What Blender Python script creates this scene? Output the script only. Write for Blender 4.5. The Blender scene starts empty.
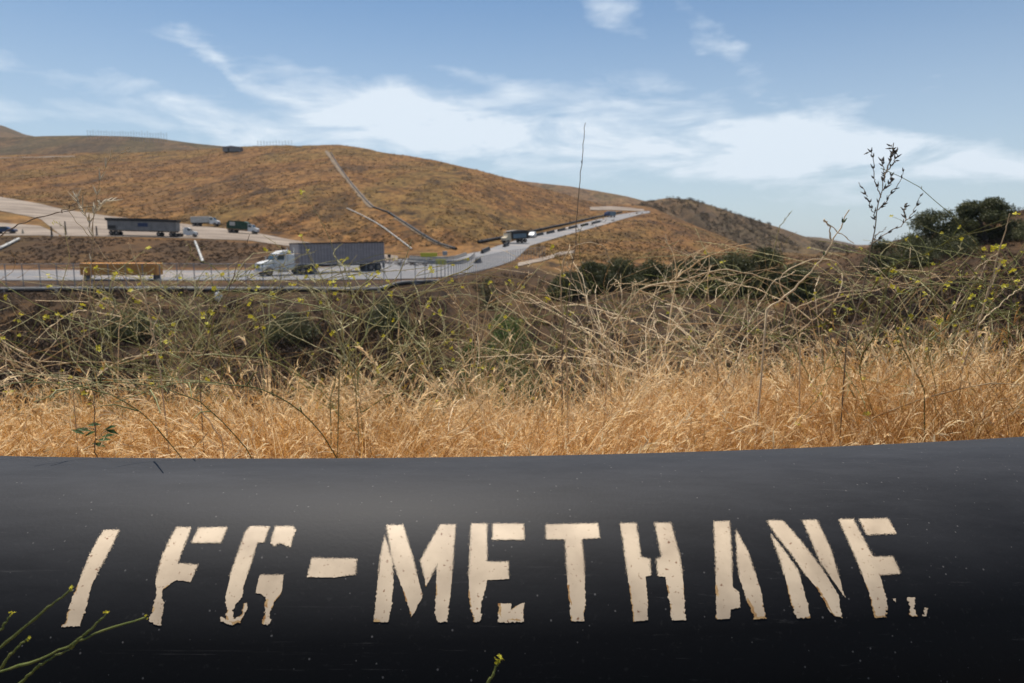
import bpy, math, random
import numpy as np
from mathutils import Vector, Matrix
random.seed(7); rng = np.random.default_rng(11)
R_ = math.radians
SC = bpy.context.scene; COL = SC.collection

# ------------------------------------------------------------------ camera maths
F = 683.0; PITCH = R_(8.2)
CP, SP = math.cos(PITCH), math.sin(PITCH)
def slope(row):                      # Z/Y of a sight line at that image row
    ty = -(row - 341.5) / F
    return (-SP + ty*CP) / (CP + ty*SP)
def P(px, row, Y):                   # a point of the place at distance Y
    tx = (px - 512) / F; ty = -(row - 341.5) / F
    s = Y / (CP + ty*SP)
    return Vector((tx*s, Y, (-SP + ty*CP)*s))
def az(px): return (px - 512) / F / 1.0105
def to_px(X, Y, Z):
    zc = Y*CP - Z*SP; yc = Y*SP + Z*CP
    return 512 + F*X/zc, 341.5 - F*yc/zc

# ------------------------------------------------------------------ noise
def _h(ix, iy, s):
    n = (ix*374761393 + iy*668265263 + s*1442695041) & 0xffffffff
    n = ((n ^ (n >> 13)) * 1274126177) & 0xffffffff
    return ((n ^ (n >> 16)) & 0xffff) / 65535.0
def vnoise(x, y, s=0):
    x = np.asarray(x, float); y = np.asarray(y, float)
    ix = np.floor(x).astype(np.int64); iy = np.floor(y).astype(np.int64)
    fx = x-ix; fy = y-iy; fx = fx*fx*(3-2*fx); fy = fy*fy*(3-2*fy)
    a = _h(ix, iy, s); b = _h(ix+1, iy, s); c = _h(ix, iy+1, s); d = _h(ix+1, iy+1, s)
    return (a*(1-fx)+b*fx)*(1-fy) + (c*(1-fx)+d*fx)*fy - 0.5
def fbm(x, y, s=0, o=4):
    r = 0; a = 1.0
    for k in range(o): r = r + a*vnoise(x*2**k, y*2**k, s+k); a *= 0.5
    return r

# ------------------------------------------------------------------ materials
def nodes(m):
    m.use_nodes = True
    return m.node_tree.nodes, m.node_tree.links
def mat(name, c, rough=0.8, c2=None, scale=5.0, metal=0.0, bump=0.0, stretch=(1,1,1), c3=None, lo=.35, hi=.65, detail=6, transl=0.0, attr=None, spec=0.3, noise_mix=1.0):
    m = bpy.data.materials.new(name); N, L = nodes(m)
    b = N['Principled BSDF']; b.inputs['Roughness'].default_value = rough; b.inputs['Metallic'].default_value = metal
    b.inputs['Specular IOR Level'].default_value = spec
    b.inputs['Base Color'].default_value = (*c, 1)
    out = N['Material Output']; colsock = None
    if c2 is not None:
        tc = N.new('ShaderNodeTexCoord'); mp = N.new('ShaderNodeMapping'); mp.inputs['Scale'].default_value = stretch
        L.new(tc.outputs['Object'], mp.inputs['Vector'])
        nz = N.new('ShaderNodeTexNoise'); nz.inputs['Scale'].default_value = scale; nz.inputs['Detail'].default_value = detail
        nz.inputs['Roughness'].default_value = 0.62
        L.new(mp.outputs[0], nz.inputs['Vector'])
        cr = N.new('ShaderNodeValToRGB'); e = cr.color_ramp.elements
        e[0].position = lo; e[0].color = (*c, 1); e[1].position = hi; e[1].color = (*c2, 1)
        if c3 is not None:
            x = e.new((lo+hi)/2); x.color = (*c3, 1)
        src = nz.outputs['Fac']
        if attr:
            at = N.new('ShaderNodeAttribute'); at.attribute_name = attr
            src = at.outputs['Fac']
        L.new(src, cr.inputs[0]); colsock = cr.outputs[0]
        L.new(colsock, b.inputs['Base Color'])
        if bump:
            bp = N.new('ShaderNodeBump'); bp.inputs['Strength'].default_value = bump; bp.inputs['Distance'].default_value = 0.02
            L.new(nz.outputs['Fac'], bp.inputs['Height']); L.new(bp.outputs[0], b.inputs['Normal'])
    if transl > 0:
        tr = N.new('ShaderNodeBsdfTranslucent'); mx = N.new('ShaderNodeMixShader'); mx.inputs[0].default_value = transl
        tr.inputs[0].default_value = (*c, 1)
        if colsock is not None: L.new(colsock, tr.inputs[0])
        L.new(b.outputs[0], mx.inputs[1]); L.new(tr.outputs[0], mx.inputs[2]); L.new(mx.outputs[0], out.inputs[0])
    return m

M = {}
M['white'] = mat('white_paint', (.72,.72,.70), .35, (.5,.48,.44), 2.5, lo=.3, hi=.8, spec=.5)
M['offwhite'] = mat('weathered_white', (.55,.54,.5), .6, (.38,.36,.32), 2)
M['steel'] = mat('galvanised_steel', (.30,.31,.33), .5, (.2,.21,.22), 3, metal=.5)
M['trailer'] = mat('grey_trailer_paint', (.32,.285,.285), .55, (.25,.225,.225), .8, stretch=(1,1,3))
M['dark'] = mat('dark_steel', (.02,.02,.022), .6, (.035,.033,.03), 3)
M['rubber'] = mat('tyre_rubber', (.015,.015,.016), .85, (.04,.036,.03), 4)
M['rim'] = mat('wheel_rim', (.30,.24,.20), .5, (.2,.16,.13), 6, metal=.2)
M['glass'] = mat('tinted_glass', (.03,.05,.055), .08, spec=.6)
M['green'] = mat('dark_green_paint', (.012,.045,.025), .5, (.02,.06,.035), 2)
M['blue'] = mat('blue_paint', (.02,.04,.10), .4, (.03,.05,.12), 2)
M['skyblue'] = mat('pale_blue_paint', (.10,.17,.22), .5, (.14,.2,.24), 2)
M['ochre'] = mat('ochre_paint', (.72,.31,.03), .6, (.55,.23,.025), 1.5, stretch=(1,1,2))
M['yellow'] = mat('yellow_paint', (.50,.45,.04), .5, (.4,.36,.04), 3)
M['cream'] = mat('cream_paint', (.65,.55,.38), .5, (.5,.42,.3), 3)
M['concrete'] = mat('old_concrete', (.32,.30,.27), .9, (.22,.2,.18), 1.2, bump=.2)
M['chrome'] = mat('chrome', (.6,.6,.6), .2, metal=.9)
M['lamp'] = mat('headlight_lens', (.6,.6,.58), .15, spec=.7)
M['wood'] = mat('grey_wood', (.12,.10,.08), .9, (.07,.06,.05), 4)
M['road'] = mat('dusty_asphalt', (.21,.20,.19), .9, (.33,.275,.23), .09, c3=(.18,.178,.18), lo=.3, hi=.7, detail=10, stretch=(.35,1,1))
M['dirt'] = mat('pale_dirt', (.15,.115,.085), .95, (.29,.235,.18), .16, stretch=(.35,1,1), bump=.3, c3=(.22,.175,.135), lo=.38, hi=.62, detail=10)
M['petal'] = mat('yellow_petal', (.62,.52,.02), .6, (.5,.48,.06), 60, transl=.3)
M['stem_green'] = mat('mustard_green_stem', (.14,.15,.035), .6, (.52,.46,.24), 0, attr='tint', lo=.3, hi=.9, transl=.2)
M['stem_dry'] = mat('dry_tan_stem', (.36,.23,.10), .7, (.92,.74,.48), 0, attr='tint', lo=.1, hi=.95, transl=.2)
M['stem_brown'] = mat('dry_brown_stem', (.15,.11,.07), .7, (.28,.20,.13), 12)
M['seed'] = mat('dark_seed_pod', (.045,.036,.028), .8, (.09,.07,.05), 50)
M['oat'] = mat('pale_oat_husk', (.82,.74,.58), .6, (.62,.52,.36), 40, transl=.35)
M['leaf_green'] = mat('weed_leaf', (.04,.085,.018), .6, (.07,.12,.03), 20, transl=.25)
M['grass'] = mat('golden_dry_grass', (.26,.112,.028), .55, (.98,.80,.49), 0, attr='tint', c3=(.62,.345,.105), lo=.0, hi=1.0, transl=.45, spec=.35)
M['bark'] = mat('bark', (.06,.045,.035), .9, (.1,.08,.06), 6)
M['crown'] = mat('oak_leaves', (.024,.032,.011), .6, (.12,.12,.042), 0, attr='tint', lo=.1, hi=.9, transl=.2)
M['bush'] = mat('dark_shrub_leaves', (.024,.032,.011), .6, (.11,.11,.038), 0, attr='tint', lo=.1, hi=.9, transl=.2)
M['bush_bright'] = mat('fresh_green_leaves', (.04,.085,.012), .6, (.10,.16,.03), 0, attr='tint', lo=.1, hi=.9, transl=.25)
M['scrub'] = mat('dry_scrub_twigs', (.018,.012,.009), .9, (.12,.07,.036), 0, attr='tint', c3=(.034,.022,.014), lo=.0, hi=1.0, transl=.15)
M['scrub_far'] = mat('grey_brown_scrub', (.05,.04,.022), .9, (.14,.095,.05), 0, attr='tint', lo=.0, hi=1.0)

def mat_terrain(name, hill_a, hill_b, hill_c, scrub_a, scrub_b):
    m = bpy.data.materials.new(name); N, L = nodes(m); b = N['Principled BSDF']
    b.inputs['Roughness'].default_value = .95; b.inputs['Specular IOR Level'].default_value = .1
    tc = N.new('ShaderNodeTexCoord')
    def noise(scale, st, det=8, rough=.65, dist=0.0):
        mp = N.new('ShaderNodeMapping'); mp.inputs['Scale'].default_value = st; L.new(tc.outputs['Object'], mp.inputs['Vector'])
        n = N.new('ShaderNodeTexNoise'); n.inputs['Scale'].default_value = scale; n.inputs['Detail'].default_value = det
        n.inputs['Roughness'].default_value = rough; n.inputs['Distortion'].default_value = dist
        L.new(mp.outputs[0], n.inputs['Vector']); return n.outputs['Fac']
    def ramp(f, els):
        r = N.new('ShaderNodeValToRGB'); e = r.color_ramp.elements
        e[0].position = els[0][0]; e[0].color = (*els[0][1], 1); e[1].position = els[-1][0]; e[1].color = (*els[-1][1], 1)
        for p, c in els[1:-1]:
            x = e.new(p); x.color = (*c, 1)
        L.new(f, r.inputs[0]); return r.outputs[0]
    def mix(f, a, c, mode='MIX'):
        x = N.new('ShaderNodeMix'); x.data_type = 'RGBA'; x.blend_type = mode
        if isinstance(f, float): x.inputs[0].default_value = f
        else: L.new(f, x.inputs[0])
        L.new(a, x.inputs[6]); L.new(c, x.inputs[7]); return x.outputs[2]
    big = noise(.03, (.8,.5,1.0), 11, .74, .5)          # contour-following bands
    fine = noise(.35, (1.0,.38,.6), 10, .80, .3)
    hillc = ramp(big, [(.36, hill_c), (.44, hill_a), (.50, hill_b), (.55, hill_a), (.60, hill_c), (.66, hill_b)])
    tuft = ramp(fine, [(.38, (.30,.28,.30)), (.50, (.95,.95,.95)), (.62, (1.45,1.4,1.3))])
    hillc = mix(1.0, hillc, tuft, 'MULTIPLY')
    zonec = ramp(noise(.0085, (1,.6,1.0), 6, .62, .8), [(.36, (.72,.70,.74)), (.46, (1.12,1.0,.92)), (.54, (.80,.86,.72)), (.60, (1.2,1.14,1.02)), (.68, (.75,.66,.64))])
    hillc = mix(1.0, hillc, zonec, 'MULTIPLY')
    spots = noise(.09, (1,.45,.8), 10, .78, .3)
    hillc = mix(ramp(spots, [(.54,(0,0,0)), (.62,(.8,.8,.8))]), hillc, ramp(fine, [(.3, scrub_a), (.7, scrub_b)]))
    sc = ramp(noise(.45, (1,1,1.5), 10, .8), [(.38, scrub_a), (.5, scrub_b), (.62, tuple(.5*(x+y) for x, y in zip(scrub_b, hill_a)))])
    at = N.new('ShaderNodeAttribute'); at.attribute_name = 'zone'
    c = mix(at.outputs['Fac'], hillc, sc)
    L.new(c, b.inputs['Base Color'])
    bp = N.new('ShaderNodeBump'); bp.inputs['Strength'].default_value = .5; bp.inputs['Distance'].default_value = .3
    L.new(noise(.5, (1,1,1), 8, .7), bp.inputs['Height']); L.new(bp.outputs[0], b.inputs['Normal'])
    return m
M['terrain'] = mat_terrain('dry_grass_hillside', (.124,.065,.022), (.172,.102,.040), (.070,.042,.020), (.013,.009,.006), (.045,.028,.016))
M['ridge'] = mat_terrain('scrubby_ridge', (.125,.08,.045), (.18,.12,.07), (.075,.052,.035), (.022,.02,.015), (.085,.065,.043))
M['terrace'] = mat_terrain('dark_terrace', (.085,.06,.037), (.13,.088,.05), (.062,.048,.033), (.035,.032,.023), (.07,.057,.038))
M['soil'] = mat('soil_under_grass', (.09,.06,.035), .95, (.16,.105,.06), 6, bump=.5)

# ------------------------------------------------------------------ mesh helpers
def link(o, parent=None):
    COL.objects.link(o)
    if parent is not None: o.parent = parent
    return o
def tag(o, label=None, cat=None, group=None, kind=None):
    if label: o['label'] = label
    if cat: o['category'] = cat
    if group: o['group'] = group
    if kind: o['kind'] = kind
    return o
def empty(name, loc=(0,0,0), rz=0.0, label=None, cat=None, group=None):
    o = bpy.data.objects.new(name, None); o.location = loc; o.rotation_euler = (0,0,rz); o.empty_display_size = .1
    link(o); return tag(o, label, cat, group)
def np_mesh(name, V, Q, material, parent=None, tint=None, attr='tint', smooth=True, mats=None, matidx=None):
    """V (n,3), Q (m,k) faces of k corners"""
    V = np.ascontiguousarray(V, np.float32); Q = np.ascontiguousarray(Q, np.int32); k = Q.shape[1]
    me = bpy.data.meshes.new(name)
    me.vertices.add(len(V)); me.vertices.foreach_set('co', V.ravel())
    me.loops.add(Q.size); me.loops.foreach_set('vertex_index', Q.ravel())
    me.polygons.add(len(Q)); me.polygons.foreach_set('loop_start', np.arange(0, Q.size, k, dtype=np.int32))
    me.polygons.foreach_set('loop_total', np.full(len(Q), k, np.int32))
    me.polygons.foreach_set('use_smooth', np.full(len(Q), smooth, bool))
    for mm in (mats or [material]): me.materials.append(mm)
    if matidx is not None: me.polygons.foreach_set('material_index', np.asarray(matidx, np.int32))
    if tint is not None:
        a = me.attributes.new(attr, 'FLOAT', 'POINT'); a.data.foreach_set('value', np.asarray(tint, np.float32))
    me.update(calc_edges=True)
    return link(bpy.data.objects.new(name, me), parent)

class MB:
    """collects simple solids, builds ONE mesh"""
    def __init__(s): s.V = []; s.Fc = []
    def add(s, vs, fs, mtx=None):
        b = len(s.V)
        s.V += [tuple(mtx @ Vector(v)) if mtx else tuple(v) for v in vs]
        s.Fc += [tuple(b+i for i in f) for f in fs]; return s
    def box(s, c, d, rz=0, mtx=None, bev=0.0):
        x, y, z = d[0]/2, d[1]/2, d[2]/2
        if bev:
            import itertools
            bv = min(bev, x*.9, y*.9, z*.9)
            vs = []; idx = {}
            for sx in (-1,1):
                for sy in (-1,1):
                    for sz in (-1,1):
                        for ax in range(3):
                            p = [sx*(x-bv), sy*(y-bv), sz*(z-bv)]; p[ax] = (sx*x, sy*y, sz*z)[ax]
                            idx[(sx,sy,sz,ax)] = len(vs); vs.append(p)
            fs = []
            I = idx
            for sg in (-1,1):
                o = [(-1,-1),(1,-1),(1,1),(-1,1)]
                fs.append([I[(sg,a,b,0)] for a,b in o]); fs.append([I[(a,sg,b,1)] for a,b in o]); fs.append([I[(a,b,sg,2)] for a,b in o])
            for a in (-1,1):
                for b in (-1,1):
                    fs.append([I[(-1,a,b,1)],I[(1,a,b,1)],I[(1,a,b,2)],I[(-1,a,b,2)]])
                    fs.append([I[(a,-1,b,0)],I[(a,1,b,0)],I[(a,1,b,2)],I[(a,-1,b,2)]])
                    fs.append([I[(a,b,-1,0)],I[(a,b,1,0)],I[(a,b,1,1)],I[(a,b,-1,1)]])
                    for cc in (-1,1): fs.append([I[(a,b,cc,0)],I[(a,b,cc,1)],I[(a,b,cc,2)]])
        else:
            vs = [(-x,-y,-z),(x,-y,-z),(x,y,-z),(-x,y,-z),(-x,-y,z),(x,-y,z),(x,y,z),(-x,y,z)]
            fs = [(0,3,2,1),(4,5,6,7),(0,1,5,4),(1,2,6,5),(2,3,7,6),(3,0,4,7)]
        m = Matrix.Translation(c) @ Matrix.Rotation(rz, 4, 'Z')
        if mtx: m = mtx @ m
        return s.add(vs, fs, m)
    def prism(s, prof, y0, y1, top_in=0.0, zin=None):   # profile in x,z extruded along y; top_in narrows above zin
        n = len(prof); vs = []
        for y, sg in ((y0, 1), (y1, -1)):
            for (x, z) in prof:
                k = top_in*max(0, z-zin) if zin is not None else 0
                vs.append((x, y + sg*k, z))
        fs = [tuple(range(n)), tuple(range(2*n-1, n-1, -1))] + [(i, n+i, n+(i+1) % n, (i+1) % n) for i in range(n)]
        return s.add(vs, fs)
    def cyl(s, a, b, r, n=16, r2=None):
        a = Vector(a); b = Vector(b); d = (b-a).normalized(); u = d.orthogonal().normalized(); w = d.cross(u)
        r2 = r if r2 is None else r2; vs = []
        for p, rr in ((a, r), (b, r2)):
            for i in range(n):
                t = 2*math.pi*i/n; vs.append(p + (u*math.cos(t) + w*math.sin(t))*rr)
        fs = [tuple(range(n-1,-1,-1)), tuple(range(n, 2*n))] + [(i, (i+1) % n, n+(i+1) % n, n+i) for i in range(n)]
        return s.add(vs, fs)
    def build(s, name, m, parent=None, smooth=False):
        me = bpy.data.meshes.new(name); me.from_pydata(s.V, [], s.Fc); me.materials.append(m); me.update()
        if smooth:
            for p in me.polygons: p.use_smooth = len(p.vertices) == 4
        o = bpy.data.objects.new(name, me); return link(o, parent)

def tubes(polys, sides=3):
    """polys: list of (pts (n,3), radii (n) or float, tint) -> V,Q,T"""
    Vs, Qs, Ts = [], [], []; off = 0
    ang = np.arange(sides)*2*math.pi/sides
    for pts, rad, ti in polys:
        pts = np.asarray(pts, float); n = len(pts)
        if n < 2: continue
        d = np.gradient(pts, axis=0); d /= np.linalg.norm(d, axis=1, keepdims=True)+1e-9
        ref = np.array([.31,.62,.72]) if abs(d[0] @ np.array([.31,.62,.72])) < .95 else np.array([1.,0,0])
        u = np.cross(d, ref); u /= np.linalg.norm(u, axis=1, keepdims=True)+1e-9; w = np.cross(d, u)
        r = np.broadcast_to(np.asarray(rad, float), (n,))
        ring = pts[:,None,:] + r[:,None,None]*(u[:,None,:]*np.cos(ang)[None,:,None] + w[:,None,:]*np.sin(ang)[None,:,None])
        Vs.append(ring.reshape(-1,3))
        i = np.arange(n-1)[:,None]*sides; j = np.arange(sides)[None,:]; j2 = (j+1) % sides
        q = np.stack([i+j, i+j2, i+sides+j2, i+sides+j], -1).reshape(-1,4) + off
        Qs.append(q); Ts.append(np.full(n*sides, ti)); off += n*sides
    return np.concatenate(Vs), np.concatenate(Qs), np.concatenate(Ts)
def spline(ctrl, n=24):
    """Catmull-Rom through control points"""
    c = [Vector(p) for p in ctrl]; c = [c[0]*2-c[1]] + c + [c[-1]*2-c[-2]]; out = []
    segs = len(c)-3; per = max(2, n//segs)
    for i in range(segs):
        p0, p1, p2, p3 = c[i:i+4]
        for k in range(per + (1 if i == segs-1 else 0)):
            t = k/per
            out.append(.5*((2*p1)+(p2-p0)*t+(2*p0-5*p1+4*p2-p3)*t*t+(3*p1-p0-3*p2+p3)*t**3))
    return np.array([tuple(v) for v in out])

# ------------------------------------------------------------------ terrain
# per knot: seven (distance, image row) pairs from ravine edge to crest and beyond
KN = [
 (-900, [(72,285),(80,281),(112,266),(165,237),(330,200),(560,165),(900,165)]),
 (-300, [(72,285),(80,281),(112,266),(165,237),(320,194),(560,155),(900,160)]),
 (0,    [(72,285),(80,281),(112,266),(165,237),(300,197),(560,156),(900,160)]),
 (70,   [(72,285),(80,281),(112,266),(165,237),(270,209),(560,154),(900,159)]),
 (130,  [(72,285),(80,281),(112,267),(165,238),(240,220),(560,152),(900,158)]),
 (200,  [(72,285),(80,281),(112,267),(165,240),(225,226),(550,149),(900,158)]),
 (260,  [(72,285),(80,281),(112,268),(160,244),(205,233),(520,146),(900,160)]),
 (340,  [(72,285),(80,281),(112,266),(150,254),(190,245),(490,144),(900,165)]),
 (400,  [(72,284),(80,281),(112,267),(140,259),(180,250),(470,154),(900,180)]),
 (440,  [(76,283),(86,280),(115,268),(140,260),(175,251),(450,161),(900,195)]),
 (480,  [(100,275),(112,271),(130,265),(155,256),(190,245),(430,170),(900,205)]),
 (520,  [(110,270),(130,265),(150,259),(185,248),(230,237),(440,180),(900,215)]),
 (560,  [(105,278),(130,268),(160,257),(210,243),(270,228),(470,192),(900,225)]),
 (600,  [(92,290),(115,277),(155,260),(230,240),(340,218),(480,203),(900,235)]),
 (650,  [(80,300),(100,286),(150,264),(250,240),(400,214),(520,207),(900,240)]),
 (760,  [(70,305),(90,292),(160,272),(260,262),(400,252),(600,249),(900,247)]),
 (810,  [(55,325),(75,300),(110,278),(150,267),(260,262),(600,252),(900,247)]),
 (860,  [(42,335),(60,300),(85,268),(110,250),(160,262),(600,254),(900,248)]),
 (900,  [(38,332),(60,292),(82,262),(108,239),(160,250),(600,252),(900,248)]),
 (950,  [(35,330),(60,286),(80,254),(105,229),(160,240),(600,245),(900,248)]),
 (1024, [(32,328),(55,280),(80,240),(105,207),(160,215),(600,235),(900,245)]),
 (1300, [(30,325),(52,275),(80,225),(110,175),(180,180),(600,225),(900,245)]),
 (1900, [(30,325),(52,275),(80,225),(110,165),(180,170),(600,225),(900,245)]),
]
KA = np.array([az(k[0]) for k in KN])
KY = np.array([[p[0] for p in k[1]] for k in KN], float)
KZ = np.array([[slope(p[1])*p[0] for p in k[1]] for k in KN], float)
def profile(a):
    Y = [6.0, 8.0, 14.0]; Z = [-2.3, -3.1, -5.6]
    right = min(1, max(0, (a-.36)/.15))
    Y.append(38 - 16*right); Z.append(-12 + 5.2*right)
    for k in range(7):
        Y.append(float(np.interp(a, KA, KY[:,k]))); Z.append(float(np.interp(a, KA, KZ[:,k])))
    Y += [1500., 3900.]; Z += [-4., -14.]
    return np.array(Y), np.array(Z)
ys = np.concatenate([np.geomspace(6, 60, 70)[:-1], np.geomspace(60, 700, 240)[:-1], np.geomspace(700, 3900, 40)])
aa = np.concatenate([np.linspace(-2.6, -.86, 60)[:-1], np.linspace(-.86, .86, 430)[:-1], np.linspace(.86, 2.6, 60)])
TY = np.repeat(ys[None,:], len(aa), 0); TZ = np.zeros_like(TY); ZONE = np.zeros_like(TY)
for i, a in enumerate(aa):
    Y, Z = profile(a); z = np.interp(ys, Y, Z)
    TZ[i] = z
    y4, y6, y7, y8 = Y[4], Y[6], Y[7], Y[8]
    s = np.interp(ys, [y4*.98, y4*1.25], [1, 0])                           # ravine scrub
    if a < az(420): s = np.maximum(s, np.interp(ys, [y6-3, y6+2, y7-1, y7+3], [0, .8, .8, 0]))
    if a > az(770):
        t = min(1, (a-az(770))/.08); s = np.maximum(s, t*np.interp(ys, [0, 200, 300], [.85, .85, .3]))
    ZONE[i] = s
# soften the breaks of slope, then small relief
for _ in range(2):
    TZ[:,1:-1] = .25*TZ[:,:-2] + .5*TZ[:,1:-1] + .25*TZ[:,2:]
    TZ[1:-1] = .25*TZ[:-2] + .5*TZ[1:-1] + .25*TZ[2:]
TX = aa[:,None]*TY
base_amp = np.interp(TY, [6, 40, 66, 74, 120, 200, 300, 500, 900], [.1, .9, .5, 0.02, .02, .1, 1.3, 2.4, 3])
rightmask = np.clip((aa[:,None]-az(560))/.15, 0, 1)
base_amp = np.maximum(base_amp, rightmask*np.interp(TY, [40, 60, 160, 260], [.6, .5, .5, 0.8]))
TZ += base_amp*fbm(TX/28, TY/45, 3, 5)*.8
ZONE = np.clip(ZONE + .5*fbm(TX/12, TY/20, 9, 4)*(ZONE > .02), 0, 1)
def grid_mesh(name, X, Y, Z, m, zone):
    n, k = X.shape
    V = np.stack([X, Y, Z], -1).reshape(-1,3)
    i = np.arange(n-1)[:,None]*k; j = np.arange(k-1)[None,:]
    Q = np.stack([i+j, i+k+j, i+k+j+1, i+j+1], -1).reshape(-1,4)
    return np_mesh(name, V, Q, m, tint=zone.ravel(), attr='zone')
terr = grid_mesh('terrain', TX, TY, TZ, M['terrain'], ZONE); tag(terr, kind='structure')
def height(x, y):
    """terrain height, near ground included"""
    if y < 6.3: return near_z(x, y)
    a = x/y; fi = np.interp(a, aa, np.arange(len(aa))); fj = np.interp(y, ys, np.arange(len(ys)))
    i = int(min(fi, len(aa)-2)); j = int(min(fj, len(ys)-2)); u = fi-i; v = fj-j
    return float((TZ[i,j]*(1-u)+TZ[i+1,j]*u)*(1-v) + (TZ[i,j+1]*(1-u)+TZ[i+1,j+1]*u)*v)
def near_z(x, y):
    return float(np.interp(y, [-60, -8, 2.3, 3.2, 6, 8], [-1.2, -.9, -.9, -1.0, -2.3, -3.1]))
def near_z_np(y): return np.interp(y, [-60, -8, 2.3, 3.2, 6, 8], [-1.2, -.9, -.9, -1.0, -2.3, -3.1])
gx, gy = np.meshgrid(np.concatenate([np.linspace(-60,-6,20), np.linspace(-5.5,5.5,90), np.linspace(6,60,20)]), np.concatenate([np.linspace(-60,-2,12), np.linspace(-1.5,6.5,80)]), indexing='ij')
g = grid_mesh('ground', gx, gy, near_z_np(gy) + .05*fbm(gx*1.5, gy*1.5, 5, 3)*(gy < 5.5) - .03*(gy > 6), M['soil'], np.zeros_like(gx)); tag(g, kind='structure')

def hit(px, row, ymin=75.0):
    """where the sight line through a traced point of the photograph meets the terrain"""
    sl = slope(row); a = (px-512)/F/(CP + -(row-341.5)/F*SP)
    y = np.geomspace(ymin, 900, 900); fi = np.interp(a, aa, np.arange(len(aa))); i = int(min(fi, len(aa)-2)); u = fi-i
    z = np.interp(y, ys, TZ[i]*(1-u)+TZ[i+1]*u)
    d = z - sl*y; k = np.argmax(d >= 0)
    if d[k] < 0: k = int(np.argmax(d/y))
    elif k > 0:
        t = -d[k-1]/(d[k]-d[k-1]+1e-9); yy = y[k-1] + t*(y[k]-y[k-1]); return Vector((a*yy, yy, sl*yy))
    return Vector((a*y[k], y[k], z[k]))
def strip(name, xs, near, far, m, ymin=75.0, lift=.10, kn=8, step=3):
    pxs = np.arange(xs[0], xs[-1]+.1, step); V = []
    for px in pxs:
        A = hit(px, np.interp(px, xs, near), ymin); B = hit(px, np.interp(px, xs, far), ymin)
        for t in np.linspace(0, 1, kn):
            p = A.lerp(B, t); V.append((p.x, p.y, height(p.x, p.y) + lift))
    n = len(pxs); V = np.array(V)
    i = np.arange(n-1)[:,None]*kn; j = np.arange(kn-1)[None,:]
    Q = np.stack([i+j, i+kn+j, i+kn+j+1, i+j+1], -1).reshape(-1,4)
    o = np_mesh(name, V, Q, m); tag(o, kind='structure'); return o
strip('road', [-250,0,200,300,380,420,450,480,500,515,530,560,600,620,640,652],
      [281,281,281,280.5,280,279,277,271,266,260,246,237,226,220,214.5,212.5],
      [270.5,270.5,271,270.5,262,257,257,252,245.5,241,236,229,219,214.5,211.5,211], M['road'])
strip('dirt_yard', [-250,0,40,60], [236,236,236,236.5], [222,223,226,235], M['dirt'], ymin=125, lift=.12)
strip('dirt_yard', [-250,-100,0,40,62,110,140,200,250,290,340,385,400], [165,193,211,219,236.5,237,237.5,239,241,247,255,262,262],
      [150,180,197,204,209.5,216.5,219.5,226,232,240,247.5,255,256.5], M['dirt'], ymin=125, lift=.14)
strip('gravel_path', [518,545,560,575], [267,261,256,253], [263.5,257.5,252.5,250.8], M['dirt'], lift=.16)
strip('upper_road', [590,610,630,645], [210.5,210.5,211,211.5], [207.5,206.5,208,210], M['dirt'], lift=.3, ymin=350)

def hill_patch(name, crest, Yc, Yf, Yb, rowf, m, gul=0.0, seed=1, zone=.4, rough=3.0):
    px = np.array([c[0] for c in crest], float); rw = np.array([c[1] for c in crest], float)
    A = np.linspace(az(px[0]), az(px[-1]), 320); T = np.linspace(0, 1, 90)
    row = np.interp(A, [az(p) for p in px], rw)
    zc = np.array([slope(r) for r in row])*Yc; zf = np.minimum(slope(rowf)*Yf, zc); zb = -30
    X = np.zeros((len(A), len(T))); Y = np.zeros_like(X); Z = np.zeros_like(X)
    for j, t in enumerate(T):
        if t < .6: u = t/.6; Y[:,j] = Yf + (Yc-Yf)*u; s = u**.85; Z[:,j] = (zf-6)*(1-s) + zc*s
        else: u = (t-.6)/.4; Y[:,j] = Yc + (Yb-Yc)*u; s = .5-.5*math.cos(math.pi*u); Z[:,j] = zc*(1-s) + zb*s
    X = A[:,None]*Y
    env = np.sin(np.pi*np.clip(T/.6, 0, 1))[None,:]*(T < .6)[None,:] + (T >= .6)[None,:]*.6
    Z += rough*fbm(X/60, Y/60, seed, 5)*(.25+env)
    if gul: Z -= gul*env*np.abs(fbm(X/38+Y/90, Y/300, seed+20, 4))*2.2 + gul*.5*env*np.abs(fbm(X/13+Y/60, Y/120, seed+30, 4))*1.6
    o = grid_mesh(name, X, Y, Z, m, np.full(X.shape, zone) + .5*fbm(X/40, Y/40, seed+5, 3)); tag(o, kind='structure'); return (X[:,:56], Y[:,:56], Z[:,:56])
hill_patch('hill', [(-700,120),(-60,118),(0,122.5),(15,125.5),(35,134),(60,139),(120,156),(200,175)], 1000, 700, 1500, 165, M['ridge'], seed=2, zone=.5)
hill_patch('hill', [(-900,134),(0,137.5),(50,136),(100,135.5),(140,136.5),(170,138.5),(200,143),(235,146.5),(290,146),(340,150),(420,170)], 680, 565, 1200, 160, M['terrace'], seed=3, zone=.25)
hill_patch('hill', [(430,172),(500,178),(540,183),(570,186.5),(600,191.5),(625,196),(645,201),(665,225),(690,262),(720,290)], 700, 500, 1300, 215, M['ridge'], seed=4, zone=.15, gul=3)
RIDGE = hill_patch('hill', [(600,222),(625,208),(645,200),(668,197),(690,199),(720,208),(760,221),(800,234),(830,242),(855,248),(900,262)], 560, 400, 1100, 262, M['ridge'], seed=6, zone=.55, gul=13, rough=6)
hill_patch('hill', [(700,238),(760,235),(790,235.5),(820,237.5),(845,242),(862,246),(900,252)], 1500, 900, 2600, 252, M['ridge'], seed=8, zone=.6, gul=12)
print('terrain done')

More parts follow.
